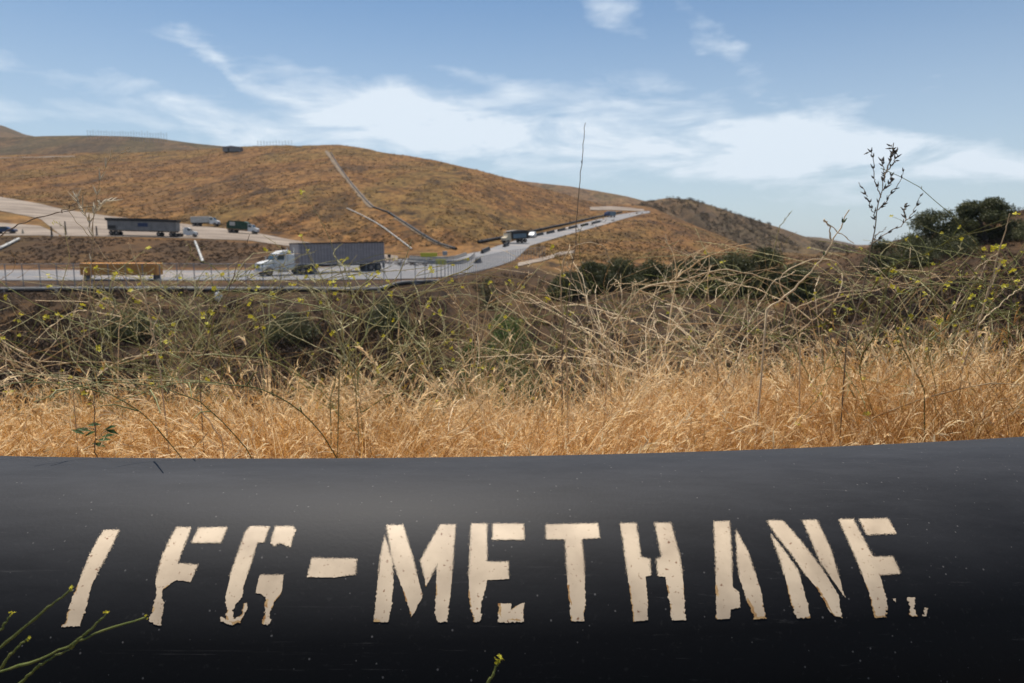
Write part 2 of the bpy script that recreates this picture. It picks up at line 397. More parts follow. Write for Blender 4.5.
# ------------------------------------------------------------------ pipe in front, with its stencilled letters
PR = .25; PZ = -.533
def pyc(X):
    X = np.asarray(X, float); Xc = np.clip(X, -1.1, 1.1)
    d = .058*Xc + .084*Xc**2
    return .846 + d + (X-Xc)*(.058+.168*Xc)
def mat_pipe():
    m = bpy.data.materials.new('dusty_black_polyethylene'); N, L = nodes(m); b = N['Principled BSDF']
    tc = N.new('ShaderNodeTexCoord'); geo = N.new('ShaderNodeNewGeometry')
    def noise(sc, st, det=6, rough=.6):
        mp = N.new('ShaderNodeMapping'); mp.inputs['Scale'].default_value = st; L.new(tc.outputs['Object'], mp.inputs['Vector'])
        n = N.new('ShaderNodeTexNoise'); n.inputs['Scale'].default_value = sc; n.inputs['Detail'].default_value = det; n.inputs['Roughness'].default_value = rough
        L.new(mp.outputs[0], n.inputs['Vector']); return n.outputs['Fac']
    def rng_(v, a, b_, c=0., d=1.):
        r = N.new('ShaderNodeMapRange'); r.inputs[1].default_value = a; r.inputs[2].default_value = b_; r.inputs[3].default_value = c; r.inputs[4].default_value = d
        L.new(v, r.inputs[0]); return r.outputs[0]
    def math_(op, a, c):
        x = N.new('ShaderNodeMath'); x.operation = op
        for k, v in enumerate((a, c)):
            if isinstance(v, (int, float)): x.inputs[k].default_value = v
            else: L.new(v, x.inputs[k])
        return x.outputs[0]
    # dust settles where the surface faces up
    sep = N.new('ShaderNodeSeparateXYZ'); L.new(geo.outputs['Normal'], sep.inputs[0])
    up = rng_(sep.outputs['Z'], .55, 1.0)
    smear = rng_(noise(9, (.5,2.5,2.5), 9, .75), .3, .75, .45, 1.0)
    dust = math_('MULTIPLY', up, smear)
    vo = N.new('ShaderNodeTexVoronoi'); vo.inputs['Scale'].default_value = 150; L.new(tc.outputs['Object'], vo.inputs['Vector'])
    pick = N.new('ShaderNodeSeparateColor'); L.new(vo.outputs['Color'], pick.inputs[0])
    rad = rng_(pick.outputs[0], .72, 1.0, 0.0, .17)
    speck = math_('LESS_THAN', vo.outputs['Distance'], rad)
    fine = rng_(noise(160, (1,1,1), 3), .62, .75, 0, .35)
    scr = rng_(noise(20, (.12,9,9), 6, .8), .62, .70, 0, 1.1)
    mx = N.new('ShaderNodeMix'); mx.data_type = 'RGBA'; mx.inputs[6].default_value = (.0022,.0021,.0023,1); mx.inputs[7].default_value = (.155,.158,.172,1)
    L.new(math_('MULTIPLY', dust, .25), mx.inputs[0])
    mx2 = N.new('ShaderNodeMix'); mx2.data_type = 'RGBA'; mx2.inputs[7].default_value = (.20,.19,.18,1)
    f = math_('ADD', math_('MULTIPLY', speck, .38), math_('MULTIPLY', math_('ADD', fine, scr), .12))
    L.new(f, mx2.inputs[0]); L.new(mx.outputs[2], mx2.inputs[6]); L.new(mx2.outputs[2], b.inputs['Base Color'])
    L.new(rng_(smear, 0, 1, .50, .62), b.inputs['Roughness']); b.inputs['Specular IOR Level'].default_value = .15
    bp = N.new('ShaderNodeBump'); bp.inputs['Strength'].default_value = .15; bp.inputs['Distance'].default_value = .001
    L.new(noise(220, (1,1,1), 3), bp.inputs['Height']); L.new(bp.outputs[0], b.inputs['Normal'])
    return m
M['pipe'] = mat_pipe()
pipe = empty('gas_pipe', (0,.846,PZ), 0, 'thick black gas pipe with white stencilled letters lying across the bottom', 'pipe')
NX, NS = 260, 128
Xs = np.linspace(-9, 9, NX); ph = np.linspace(0, 2*math.pi, NS, endpoint=False)
VX = np.repeat(Xs[:,None], NS, 1)
wob = 0*fbm(VX*2.2, np.cos(ph)[None,:]*2+VX*0, 4, 3)
V = np.stack([VX, pyc(VX) - (PR+wob)*np.cos(ph)[None,:], PZ + (PR+wob)*np.sin(ph)[None,:]], -1).reshape(-1,3) - np.array([0,.846,PZ])
i = np.arange(NX-1)[:,None]*NS; j = np.arange(NS)[None,:]; j2 = (j+1) % NS
Q = np.stack([i+j, i+NS+j, i+NS+j2, i+j2], -1).reshape(-1,4)
np_mesh('pipe_wall', V, Q, M['pipe'], pipe)
LET = {
'L': [[(104.1,529.9),(119.4,529.9),(109.7,550.1),(98.3,571.2),(91.8,585.3),(87.8,599.3),(82.5,620.4),(80.7,626.5),(61.5,626.9),(65,622),(70.2,602.8),(78,583.5),(87.8,558.9),(97.4,539.6)]],
'F': [[(176.5,527.3),(191.4,527.3),(177.4,563.3),(197.5,565),(190.5,582.6),(183,581),(176,580.5),(171.2,583),(162.4,590.5),(161.5,598),(164.2,602.8),(160.3,626.5),(155,625),(148.4,621.3),(151,612),(156.3,594.9),(155.4,580),(162.4,555.4),(169.4,539.6)],
      [(198.6,528),(227.2,527),(221,542.8),(191,543.1)]],
'G': [[(250.1,526.4),(269.4,526.4),(264.1,542.8),(257.1,543.1),(251,564.2),(243.9,585.3),(242.2,597.6),(236,604),(232.5,610.8),(233.4,618.7),(236.5,619),(242,613),(244,603.5),(246.6,602.9),(247.1,610),(239.5,622.2),(230.8,625.4),(221,621.3),(220.7,617),(226.4,619.6),(225.5,613.4),(226.4,608.1),(225.5,597.6),(230.8,573),(238.7,550.1),(244.8,532.6)],
      [(275.6,526.4),(293.1,526.4),(295.8,530.8),(291.4,540.5),(290.5,547.5),(286.1,545.8),(280.8,543.5),(277,544),(274.7,546.6),(270.3,543.1)],
      [(259.8,575.1),(283.5,575.1),(281.7,592.3),(273.8,602.9),(269.4,613.4),(271.2,620.4),(267.7,625.7),(262.4,624),(265,609.9),(265.4,597.6),(261.5,594.1),(255.4,593.2)]],
'hyphen': [[(311.6,558.1),(356.9,558.9),(355.5,574.8),(333.6,577.7),(307.2,577.4)]],
'M': [[(384.6,535.2),(392.5,562.5),(393.4,581.8),(391.6,608.2),(387.2,622.2),(373.7,622.2),(376.7,592.3),(380.2,557.2)],
      [(386.4,525.2),(403.1,525.2),(412.7,557.2),(422.4,595),(418,606.4),(412.4,617),(406.6,601.1),(399.6,581.8),(391.6,557.2)],
      [(440,524.7),(455.8,524.7),(453.2,558.9),(450.5,594.1),(447.5,622.2),(437.3,622.2),(434.7,611.7),(435.6,595.9),(437,564.2),(426.4,587.4),(423.3,573),(420.1,560.7)]],
'E': [[(471.1,523.8),(486.9,523.8),(486.9,561.6),(508.5,562.1),(509,579.2),(487.4,580.4),(484.8,590.6),(481.3,602.9),(479.9,621.9),(473.9,621.9),(469,595.9),(468.6,573)],
      [(492.7,523.8),(523.8,523.8),(524.4,539.6),(492.7,540)],
      [(498,603.8),(511.2,603.8),(510.3,610.8),(515.6,606.4),(524.4,602.9),(522.6,622.2),(498,622.6)]],
'T': [[(545.5,524.7),(598.1,523.3),(599.9,538.2),(581.8,539.2),(584.4,567.7),(585.3,599.3),(583.6,621.3),(571.3,621.8),(568.3,594),(566,558.9),(565.1,539.6),(546.2,539.2)]],
'H': [[(619.9,523.4),(636.3,523.4),(641.5,557.1),(650,558.9),(651.2,575.6),(645.4,576.8),(647.7,599.3),(647.3,620.4),(633.6,621.8),(631,597.5),(627.5,576.5),(623.1,541.3)],
      [(654.7,522.9),(671,522.9),(681,560.7),(684.5,594),(685.4,620.4),(671.9,620.4),(667.9,594),(665.2,577.3),(657.9,576.5),(656.1,559.3),(661.4,557.1)]],
'A': [[(713.7,521.4),(729.5,521.4),(732,553.9),(732.5,587.3),(739.5,592.5),(740.7,608),(731.3,609.2),(730.2,619.2),(716.7,619.2),(715.8,594.3),(715.5,562.7)],
      [(735.7,529.3),(748.3,552.1),(757.1,578.5),(762.3,596.1),(765.9,618.9),(754.4,619.2),(748.3,603.1),(739.5,578.5),(737.2,560.9)]],
'N': [[(770.6,533.7),(784.3,550.4),(798.3,570.6),(805.4,594.3),(810.3,618),(796.6,618.5),(791.3,604.8),(786,580.2),(779,557.4)],
      [(766.7,520.5),(782.9,520.5),(800.1,539.9),(822.9,569.7),(838.7,596),(841.9,618),(834.3,616.2),(829.1,611),(817.7,589),(805.4,575),(791.3,553.9),(775.5,534.6)],
      [(802.2,520.2),(816.8,520.2),(830,546.9),(838.7,575),(845.4,598.7),(838.7,589),(819.4,560.9),(808.9,534.6)]],
'E2': [[(838.4,519.1),(853.7,519.1),(866,543.4),(873.6,557.1),(893.3,556.6),(900.6,573.6),(880.1,575.4),(884.5,590.8),(888,604.9),(886.2,617.2),(874.8,618.1),(869.5,594.3),(856.4,559.2)],
       [(859,519.1),(888,518.4),(896.8,533.7),(866.5,535)],
       [(906.4,597.3),(915.7,597.9),(914.3,608.4),(917.9,616.3),(910,616.3),(910,604.9)], [(925,608),(927.5,608),(927.5,616.3),(923.5,616.3)], [(893.3,598.7),(896,599),(896.4,602.5)]],
}
def in_poly(x, y, poly):
    r = np.zeros(x.shape, bool); n = len(poly)
    for k in range(n):
        x1, y1 = poly[k]; x2, y2 = poly[(k+1) % n]
        if y1 == y2: continue
        c = ((y1 > y) != (y2 > y)) & (x < (x2-x1)*(y-y1)/(y2-y1) + x1); r ^= c
    return r
m = bpy.data.materials.new('weathered_cream_paint'); N, L = nodes(m); b = N['Principled BSDF']; b.inputs['Roughness'].default_value = .6
tc = N.new('ShaderNodeTexCoord'); nz = N.new('ShaderNodeTexNoise'); nz.inputs['Scale'].default_value = 22; nz.inputs['Detail'].default_value = 8
nz2 = N.new('ShaderNodeTexNoise'); nz2.inputs['Scale'].default_value = 240; nz2.inputs['Detail'].default_value = 3
cr = N.new('ShaderNodeValToRGB'); e = cr.color_ramp.elements; e[0].position = .32; e[0].color = (.42,.32,.215,1); e[1].position = .65; e[1].color = (.60,.47,.32,1)
cr2 = N.new('ShaderNodeValToRGB'); e = cr2.color_ramp.elements; e[0].position = .27; e[0].color = (.35,.2,.12,1); e[1].position = .35; e[1].color = (1,1,1,1)
mxx = N.new('ShaderNodeMix'); mxx.data_type = 'RGBA'; mxx.blend_type = 'MULTIPLY'; mxx.inputs[0].default_value = 1
for q in (nz, nz2): L.new(tc.outputs['Object'], q.inputs['Vector'])
L.new(nz.outputs[0], cr.inputs[0]); L.new(nz2.outputs[0], cr2.inputs[0]); L.new(cr.outputs[0], mxx.inputs[6]); L.new(cr2.outputs[0], mxx.inputs[7]); L.new(mxx.outputs[2], b.inputs['Base Color'])
M['paint'] = m
M['rust'] = mat('stained_paint_edge', (.26,.12,.035), .7, (.50,.34,.16), 160)
def letters():
    st = .0005; X = np.arange(-.72, .66, st); A = np.arange(R_(22), R_(78), st/PR); lift = .0005
    XX, PP = np.meshgrid(X, A, indexing='ij')
    YY = pyc(XX) - (PR+lift)*np.cos(PP); ZZ = PZ + (PR+lift)*np.sin(PP)
    cx, cy = to_px(XX+st/2, YY, ZZ)
    low = np.clip((cy-570)/50, 0, 1)
    jx = fbm(XX*420, PP*PR*420, 1, 3); jy = fbm(XX*420, PP*PR*420, 7, 3)
    bx = fbm(XX*90, PP*PR*90, 12, 3)
    dx = cx + jx*(.35+1.9*low) + bx*1.0*low; dy = cy + jy*(.3+.9*low)
    mask = np.zeros(XX.shape, bool)
    for polys in LET.values():
        for poly in polys: mask |= in_poly(dx, dy, poly)
    jr = np.random.default_rng(77); sx_ = jr.normal(0, .75, XX.shape); sy_ = jr.normal(0, .6, XX.shape); soft = np.zeros(XX.shape, bool)
    for polys in LET.values():
        for poly in polys: soft |= in_poly(cx+sx_, cy+sy_, poly)
    mask = np.where(low > .12, mask, soft)
    chip = (fbm(XX*520, PP*PR*520, 30, 2) > .80 - .08*low); mask &= ~chip
    mask[-1,:] = False; mask[:,-1] = False
    ii, jj = np.nonzero(mask); n1 = XX.shape[1]
    Q = np.stack([ii*n1+jj, (ii+1)*n1+jj, (ii+1)*n1+jj+1, ii*n1+jj+1], -1)
    wd = (2 + 9*np.clip(fbm(XX*60, PP*PR*60, 51, 2)+.1, 0, 1)).astype(int); gone = np.zeros(XX.shape, bool)
    for sh in range(2, 8):
        gone |= (~np.roll(mask, sh, 0)) & (wd >= sh); gone |= (~np.roll(mask, sh-1, 1)) & (wd >= sh+1)
    rust = (gone & (low > .3) & (fbm(XX*70, PP*PR*70, 61, 2) > .02))[ii, jj].astype(int)
    u, inv = np.unique(Q.ravel(), return_inverse=True)
    V = np.stack([XX.ravel()[u], YY.ravel()[u], ZZ.ravel()[u]], -1) - np.array([0,.846,PZ])
    np_mesh('stencil_lettering', V, inv.reshape(-1,4), M['paint'], pipe, mats=[M['paint'], M['rust']], matidx=rust)
letters()
print('pipe done')

# ------------------------------------------------------------------ vehicles
def wheel(parent, x, y, r=.5, w=.3, name='wheel', side=1):
    t = MB(); n = 24
    t.cyl((x, y-w/2, r), (x, y+w/2, r), r, n); o = t.build(name, M['rubber'], parent)
    rm = MB(); rm.cyl((x, y+side*(w/2-.02), r), (x, y+side*(w/2+.03), r), r*.55, 16).cyl((x, y+side*(w/2), r), (x, y+side*(w/2+.09), r), r*.2, 10)
    rm.build('rim', M['rim'], o)
def tractor(root, x0, fl=1):
    """conventional truck cab, front bumper at x0, facing +x; returns rear of cab"""
    hood = MB().prism([(x0-.05,.75),(x0,1.15),(x0-.12,1.62),(x0-.6,1.78),(x0-1.75,1.98),(x0-1.75,.75)], -.92, .92, .10, 1.3); hood.build('hood', M['white'], root)
    fen = MB()
    for s in (-1,1):
        fen = MB(); fen.prism([(x0-.2,.6),(x0-.15,1.15),(x0-.5,1.38),(x0-1.3,1.38),(x0-1.75,1.0),(x0-1.75,.6),(x0-1.55,.6),(x0-1.5,.95),(x0-1.2,1.15),(x0-.7,1.15),(x0-.45,.9),(x0-.4,.6)], s*1.18 if s < 0 else .9, -.9 if s < 0 else 1.18)
        fen.build('fender', M['white'], root)
    cab = MB().prism([(x0-1.76,.62),(x0-1.76,1.98),(x0-2.28,2.78),(x0-2.6,2.9),(x0-3.5,2.92),(x0-3.55,.62)], -1.13, 1.13, .10, 1.9); cab.build('cab', M['white'], root)
    slp = MB().box((x0-4.05,0,1.72),(.98,2.2,2.0), bev=.08); slp.build('sleeper', M['white'], root)
    rf = MB().prism([(x0-2.6,2.9),(x0-3.0,3.12),(x0-3.9,3.2),(x0-4.4,2.75),(x0-4.4,2.7),(x0-3.5,2.9)], -.95, .95); rf.build('roof_fairing', M['white'], root)
    ws = MB().add([(x0-1.79,-.98,2.02),(x0-1.79,.98,2.02),(x0-2.27,.92,2.74),(x0-2.27,-.92,2.74)], [(0,1,2,3)]); 
    ws = MB().prism([(x0-1.70,2.03),(x0-2.22,2.80),(x0-2.28,2.76),(x0-1.78,2.0)], -.98, .98); ws.build('windshield', M['glass'], root)
    for s in (-1,1):
        MB().prism([(x0-2.02,2.02),(x0-2.38,2.68),(x0-3.1,2.70),(x0-3.1,2.02)], s*1.16 if s < 0 else 1.10, -1.10 if s < 0 else 1.16, .1, 1.9).build('side_window', M['glass'], root)
        MB().box((x0-2.5,s*1.135,1.3),(1.3,.012,1.25)).build('door', M['white'], root)
        MB().box((x0-1.75,s*1.42,2.2),(.1,.22,.5), bev=.03).box((x0-1.8,s*1.28,2.4),(.04,.25,.04)).build('mirror', M['chrome'], root)
        MB().box((x0-.06,s*.82,1.05),(.14,.26,.2), bev=.04).build('headlight', M['lamp'], root)
        MB().cyl((x0-4.62,s*.95,1.0),(x0-4.62,s*.95,3.55),.09,12).build('exhaust_stack', M['chrome'], root)
        MB().cyl((x0-2.3,s*1.0,.72),(x0-3.6,s*1.0,.72),.3,18).build('fuel_tank', M['chrome'], root)
        wheel(root, x0-.98, s*.98, .5, .3, side=s)
    MB().box((x0+.02,0,.58),(.18,2.3,.32), bev=.05).build('bumper', M['chrome'], root)
    g = MB().box((x0-.02,0,1.2),(.1,.95,.72))
    for k in range(6): g.box((x0+.04,0,.93+k*.11),(.03,.9,.025))
    g.build('grille', M['steel'], root)
    ch = MB().box((x0-4.3,-.42,.85),(8.0,.12,.25)).box((x0-4.3,.42,.85),(8.0,.12,.25)).box((x0-6.2,0,1.08),(1.4,1.0,.12)); ch.build('chassis', M['dark'], root)
    for xx in (5.6, 6.95):
        for s in (-1,1): wheel(root, x0-xx, s*.92, .5, .56, side=s)
    for s in (-1,1): MB().box((x0-5.4,s,1.2),(.9,.5,.05)).build('mud_guard', M['steel'], root)
def trailer(root, xf, L_, matb, top_mat=None, tandem=True):
    H0, H1, W = 1.18, 4.0, 1.25
    b = MB().box((xf-L_/2,0,(H0+H1)/2),(L_,2*W-.1,H1-H0))
    n = int(L_/.46)
    for k in range(n+1):
        x = xf - k*L_/n
        for s in (-1,1): b.box((x - (0 if k else .05) + (0 if k < n else .05), s*W, (H0+H1)/2),(.17,.085,H1-H0-.06))
    b.build('container_body', matb, root)
    r = MB()
    for s in (-1,1): r.box((xf-L_/2,s*(W+.01),H1+.05),(L_+.12,.16,.14)).box((xf-L_/2,s*(W+.01),H0),(L_+.12,.16,.2))
    r.box((xf+.02,0,H1+.05),(.12,2*W,.14)).box((xf-L_-.02,0,H1+.05),(.12,2*W,.14))
    r.build('frame_rail', top_mat or M['dark'], root)
    d = MB().box((xf-L_/2,-.5,1.0),(L_-.4,.14,.22)).box((xf-L_/2,.5,1.0),(L_-.4,.14,.22)); d.build('trailer_frame', M['dark'], root)
    for xx in (1.0, 2.25):
        for s in (-1,1): wheel(root, xf-L_+xx, s*.92, .5, .56, side=s)
    MB().box((xf-2.6,-.85,.62),(.12,.12,.85)).box((xf-2.6,.85,.62),(.12,.12,.85)).box((xf-2.6,0,.75),(.06,1.7,.06)).box((xf-2.6,-.85,.2),(.3,.3,.05)).box((xf-2.6,.85,.2),(.3,.3,.05)).build('landing_gear', M['dark'], root)
    for s in (-1,1): MB().box((xf-L_-.03,s*.95,.75),(.03,.55,.7)).build('mud_flap', M['rubber'], root)
    MB().box((xf-L_-.06,0,(H0+H1)/2),(.05,.03,H1-H0)).box((xf-L_-.06,-1.0,1.1),(.06,.2,.12)).box((xf-L_-.06,1.0,1.1),(.06,.2,.12)).build('rear_door', M['steel'], root)
def place(root, A, B, front_at_A=True):
    """ground points of both ends"""
    A = Vector(A); B = Vector(B); d = (A-B) if front_at_A else (B-A)
    mid = (A+B)/2; root.location = mid; root.rotation_euler = (0, -math.atan2(d.z, math.hypot(d.x, d.y)), math.atan2(d.y, d.x))
def ground_pt(px, Y, lift=.1):
    x = az(px)*Y; return Vector((x, Y, height(x, Y)+lift))

semi = empty('semi_truck', label='white semi truck hauling a long grey ribbed container trailer along the lower road', cat='truck')
tractor(semi, 9.3); trailer(semi, 4.15, 13.2, M['trailer'])
A = ground_pt(254, 87.5); B = ground_pt(382.5, 101); place(semi, A, B)

M['pale_trailer'] = mat('pale_grey_panel', (.26,.25,.235), .6, (.17,.165,.16), .8)
yt = empty('open_trailer', label='long pale trailer with dark rim and blue panel parked in the dirt yard', cat='trailer')
b = MB().box((0,0,2.45),(16.4,2.3,2.3))
for k in range(9): b.box((-8.1+k*2.02,-1.17,2.45),(.14,.07,2.3)).box((-8.1+k*2.02,1.17,2.45),(.14,.07,2.3))
b.build('panel_wall', M['pale_trailer'], yt)
MB().prism([(-8.7,4.15),(-8.5,3.5),(8.4,3.5),(8.5,4.05),(3,4.25)], -1.35, 1.35).build('tarp_roof', M['dark'], yt)
MB().box((0,0,1.15),(16.2,1.2,.26)).box((-7.0,0,1.9),(2.2,2.36,.9)).build('underframe', M['dark'], yt)
for s_ in (-1,1):
    MB().box((.3,s_*1.2,2.65),(2.4,.05,.9)).build('blue_panel', M['blue'], yt)
    for x in (-7.4,-6.1,3.9,6.9): wheel(yt, x, s_*.92, .5, .5, side=s_)
place(yt, ground_pt(177, 172, .14), ground_pt(112.5, 171, .14))
yc = empty('truck_cab', label='small white truck cab parked close by the right end of the long pale trailer', cat='truck')
tractor(yc, 3.6); place(yc, ground_pt(197, 173, .14), ground_pt(178, 172, .14)); yc.scale = (.68,.78,.74)

def box_truck(name, label, bed, bedm, y, px0, px1, white_panel=False):
    r = empty(name, label=label, cat='truck')
    cabx = 4.2
    MB().prism([(cabx-.02,.6),(cabx,1.35),(cabx-.2,1.6),(cabx-1.0,1.75),(cabx-1.45,2.6),(cabx-2.5,2.65),(cabx-2.55,.6)], -1.1, 1.1, .08, 1.7).build('cab', M['white'], r)
    MB().prism([(cabx-.95,1.78),(cabx-1.38,2.58),(cabx-1.45,2.56),(cabx-1.05,1.72)], -.95, .95).build('windshield', M['glass'], r)
    for s in (-1,1):
        MB().box((cabx-1.95,s*1.09,2.1),(.8,.05,.6)).build('side_window', M['glass'], r)
        MB().box((cabx-.02,s*.8,1.05),(.1,.28,.2)).build('headlight', M['lamp'], r)
        for x in (3.3,-2.2,-3.4): wheel(r, x, s*.95, .48, .4, side=s)
    MB().box((cabx,0,.62),(.2,2.2,.3), bev=.04).build('bumper', M['steel'], r)
    MB().box((-1.2,0,.85),(6.4,.9,.25)).build('chassis', M['dark'], r)
    if bed == 'box':
        b = MB().box((-1.35,0,1.95),(5.9,2.4,1.9), bev=.05)
        for k in range(8): b.box((-4.1+k*.78,0,1.95),(.08,2.5,1.8))
        b.build('cargo_body', bedm, r)
    else:
        b = MB().prism([(1.5,1.05),(1.5,3.0),(.6,3.35),(-3.6,3.35),(-4.3,2.7),(-4.3,1.05)], -1.22, 1.22)
        for k in range(6): b.box((-3.9+k*.95,0,2.0),(.1,2.56,1.8))
        b.build('cargo_body', bedm, r)
        for s in (-1,1): MB().box((-2.6,s*1.3,2.5),(1.5,.03,1.0)).build('white_panel', M['offwhite'], r)
    place(r, ground_pt(px1, y, .14), ground_pt(px0, y, .14)); return r
box_truck('box_truck', 'white truck with pale cargo bed standing just left of the green truck', 'box', M['offwhite'], 222, 194.5, 219.5)
box_truck('refuse_truck', 'dark green refuse truck with a white cab and white panel by the dirt road', 'bin', M['green'], 197, 229, 258.5)

def car(label, m, A, B):
    r = empty('parked_car', label=label, cat='car')
    MB().prism([(2.25,.35),(2.28,.75),(2.1,.95),(1.1,1.08),(.45,1.6),(-1.5,1.65),(-2.1,1.12),(-2.25,1.0),(-2.25,.35)], -.9, .9, .22, 1.0).build('body', m, r)
    MB().prism([(.95,1.12),(.42,1.52),(-1.4,1.56),(-1.85,1.14)], -.93, .93, .2, 1.0).build('side_window', M['glass'], r)
    for x in (1.4,-1.4):
        for s in (-1,1): wheel(r, x, s*.85, .34, .22, side=s)
    for s in (-1,1): MB().box((2.26,s*.65,.78),(.06,.3,.14)).build('headlight', M['lamp'], r)
    place(r, A, B); return r
car('dark blue car parked by the posts in the dirt yard, at the picture edge', M['blue'], ground_pt(16, 172, .14), ground_pt(-2, 171, .14))
car('silver car following the dump truck down the hill road', M['white'], hit(528.5, 239, 150)+Vector((0,0,.15)), hit(536, 236.5, 150)+Vector((0,0,.15)))

d = empty('dump_truck', label='cream and dark dump truck coming down the hill road towards the junction', cat='truck')
MB().prism([(3.9,.7),(3.95,1.7),(3.2,2.0),(2.9,3.0),(1.9,3.05),(1.9,.7)], -1.15, 1.15, .05, 1.9).build('cab', M['cream'], d)
MB().prism([(3.15,2.05),(2.93,2.9),(2.85,2.9),(3.05,2.0)], -.95, .95).build('windshield', M['glass'], d)
MB().prism([(1.7,1.1),(1.9,3.3),(-3.9,3.5),(-4.2,2.9),(-3.9,1.1)], -1.3, 1.3).build('dump_bed', M['dark'], d)
MB().box((-1,-1.33,2.0),(4.6,.04,1.2)).box((-1,1.33,2.0),(4.6,.04,1.2)).build('side_panel', M['skyblue'], d)
MB().prism([(1.9,3.3),(2.9,3.35),(2.9,3.45),(1.2,3.62),(-.5,3.7),(-2.5,3.6),(-3.6,3.45)], -1.15, 1.15).build('load', M['concrete'], d)
for x in (3.1,-1.9,-3.1):
    for s in (-1,1): wheel(d, x, s*1.0, .52, .42, side=s)
MB().box((0,0,.85),(7.4,.9,.25)).build('chassis', M['dark'], d)
for s in (-1,1): MB().box((3.95,s*.85,1.2),(.08,.3,.2)).build('headlight', M['lamp'], d)
MB().box((3.98,0,.75),(.18,2.3,.3)).build('bumper', M['dark'], d)
place(d, hit(508, 245, 120)+Vector((0,0,.12)), hit(521, 242, 120)+Vector((0,0,.12))); 
print('dump', d.location)
dd = d.location.copy(); d.rotation_euler = (0, .06, R_(215)); d.scale = (1,1,1)

bt = empty('blue_truck', label='small pale blue truck far up the hill road before the bend', cat='truck')
MB().box((0,0,1.8),(5,2.3,2.2), bev=.1).build('cargo_body', M['skyblue'], bt)
MB().prism([(4.4,.6),(4.4,1.5),(3.9,2.4),(2.6,2.5),(2.6,.6)], -1.1, 1.1).build('cab', M['blue'], bt)
for x in (3.6,-1.5):
    for s in (-1,1): wheel(bt, x, s*.95, .48, .35, side=s)
q = hit(611, 217.5, 200); bt.location = q+Vector((0,0,.2)); bt.rotation_euler = (0,0,R_(225))
print('vehicles done')

# ------------------------------------------------------------------ roadside things
ob = empty('ochre_skip', label='long low ochre steel skip standing beside the lower road', cat='skip')
b = MB(); b.box((0,0,1.15),(9.0,1.5,1.38), bev=.04)
for k in range(13): b.box((-4.3+k*.72,-.78,1.15),(.09,.07,1.34)).box((-4.3+k*.72,.78,1.15),(.09,.07,1.34))
b.build('body', M['ochre'], ob)
MB().box((0,0,.44),(8.6,1.2,.05)).build('underframe', M['dark'], ob)
for x in (-4.1, 4.1): MB().box((x,0,.2),(.22,1.3,.46)).build('foot', M['dark'], ob)
p0, p1 = ground_pt(80, 81, .1), ground_pt(159, 81, .1); place(ob, p1, p0); ob.location.z += .1

def polyline_world(pts, n=40, lift=0.0, ymin=75.0):
    q = spline([(px, r, 0) for px, r in pts], n); s = np.array([tuple(hit(a_[0], a_[1], ymin)) for a_ in q])
    s[1:-1,:2] = .25*s[:-2,:2]+.5*s[1:-1,:2]+.25*s[2:,:2]
    for k in range(len(s)): s[k,2] = height(s[k,0], s[k,1]) + lift
    return s
def tube_obj(name, pts, r, m, parent=None, sides=10):
    V, Q, T = tubes([(pts, r, .5)], sides); return np_mesh(name, V, Q, m, parent)
# chain link fence
fa = [(ground_pt(p, y, 0)) for p, y in ((-240,71),(-100,71),(0,71),(100,71),(200,71),(300,71),(380,71.5),(420,74),(445,82),(465,96),(485,114),(505,132),(525,146),(545,158))]
fs = spline(fa, 260); 
# spacing 3 m
seg = np.concatenate([[0], np.cumsum(np.linalg.norm(np.diff(fs[:,:2], axis=0), axis=1))]); tot = seg[-1]
fence = empty('chain_link_fence', tuple(fa[0]), label='tall chain link fence of thin posts running along the ravine side of the road', cat='fence')
o0 = Vector(fa[0]); FH = 2.45
npost = 88
pp = []
for k in range(npost):
    s = tot*k/(npost-1); x = np.interp(s, seg, fs[:,0]); y = np.interp(s, seg, fs[:,1]); z = height(x, y); pp.append((x,y,z))
    c = Vector((x,y,z))-o0; MB().cyl(c-Vector((0,0,.1)), c+Vector((0,0,FH)), .045, 6).build('post', M['steel'], fence)
top = [np.array([(x-o0.x, y-o0.y, z-o0.z+h) for x,y,z in pp]) for h in (.08, FH)]
V, Q, T = tubes([(top[0], .02, 0), (top[1], .025, 0)], 5); np_mesh('rail', V, Q, M['steel'], fence)
mm = bpy.data.materials.new('chain_link_mesh'); N, L = nodes(mm)
tr = N.new('ShaderNodeBsdfTransparent'); mx = N.new('ShaderNodeMixShader'); N['Principled BSDF'].inputs['Base Color'].default_value = (.22,.23,.25,1); N['Principled BSDF'].inputs['Roughness'].default_value = .6
tc = N.new('ShaderNodeTexCoord'); w1 = N.new('ShaderNodeTexWave'); w2 = N.new('ShaderNodeTexWave'); mp1 = N.new('ShaderNodeMapping'); mp2 = N.new('ShaderNodeMapping')
mp1.inputs['Rotation'].default_value = (0, R_(45), 0); mp2.inputs['Rotation'].default_value = (0, R_(-45), 0)
for mp_, w in ((mp1, w1), (mp2, w2)):
    L.new(tc.outputs['Object'], mp_.inputs[0]); L.new(mp_.outputs[0], w.inputs[0]); w.inputs['Scale'].default_value = 3.2; w.bands_direction = 'X'
mxm = N.new('ShaderNodeMath'); mxm.operation = 'MAXIMUM'; L.new(w1.outputs['Fac'], mxm.inputs[0]); L.new(w2.outputs['Fac'], mxm.inputs[1])
gt = N.new('ShaderNodeMath'); gt.operation = 'GREATER_THAN'; gt.inputs[1].default_value = .975; L.new(mxm.outputs[0], gt.inputs[0])
L.new(gt.outputs[0], mx.inputs[0]); L.new(tr.outputs[0], mx.inputs[1]); L.new(N['Principled BSDF'].outputs[0], mx.inputs[2]); L.new(mx.outputs[0], N['Material Output'].inputs[0])
V = np.concatenate([top[0], top[1]]); n = len(pp); Q = np.array([(k, k+1, n+k+1, n+k) for k in range(n-1)])
np_mesh('wire_mesh', V, Q, mm, fence)

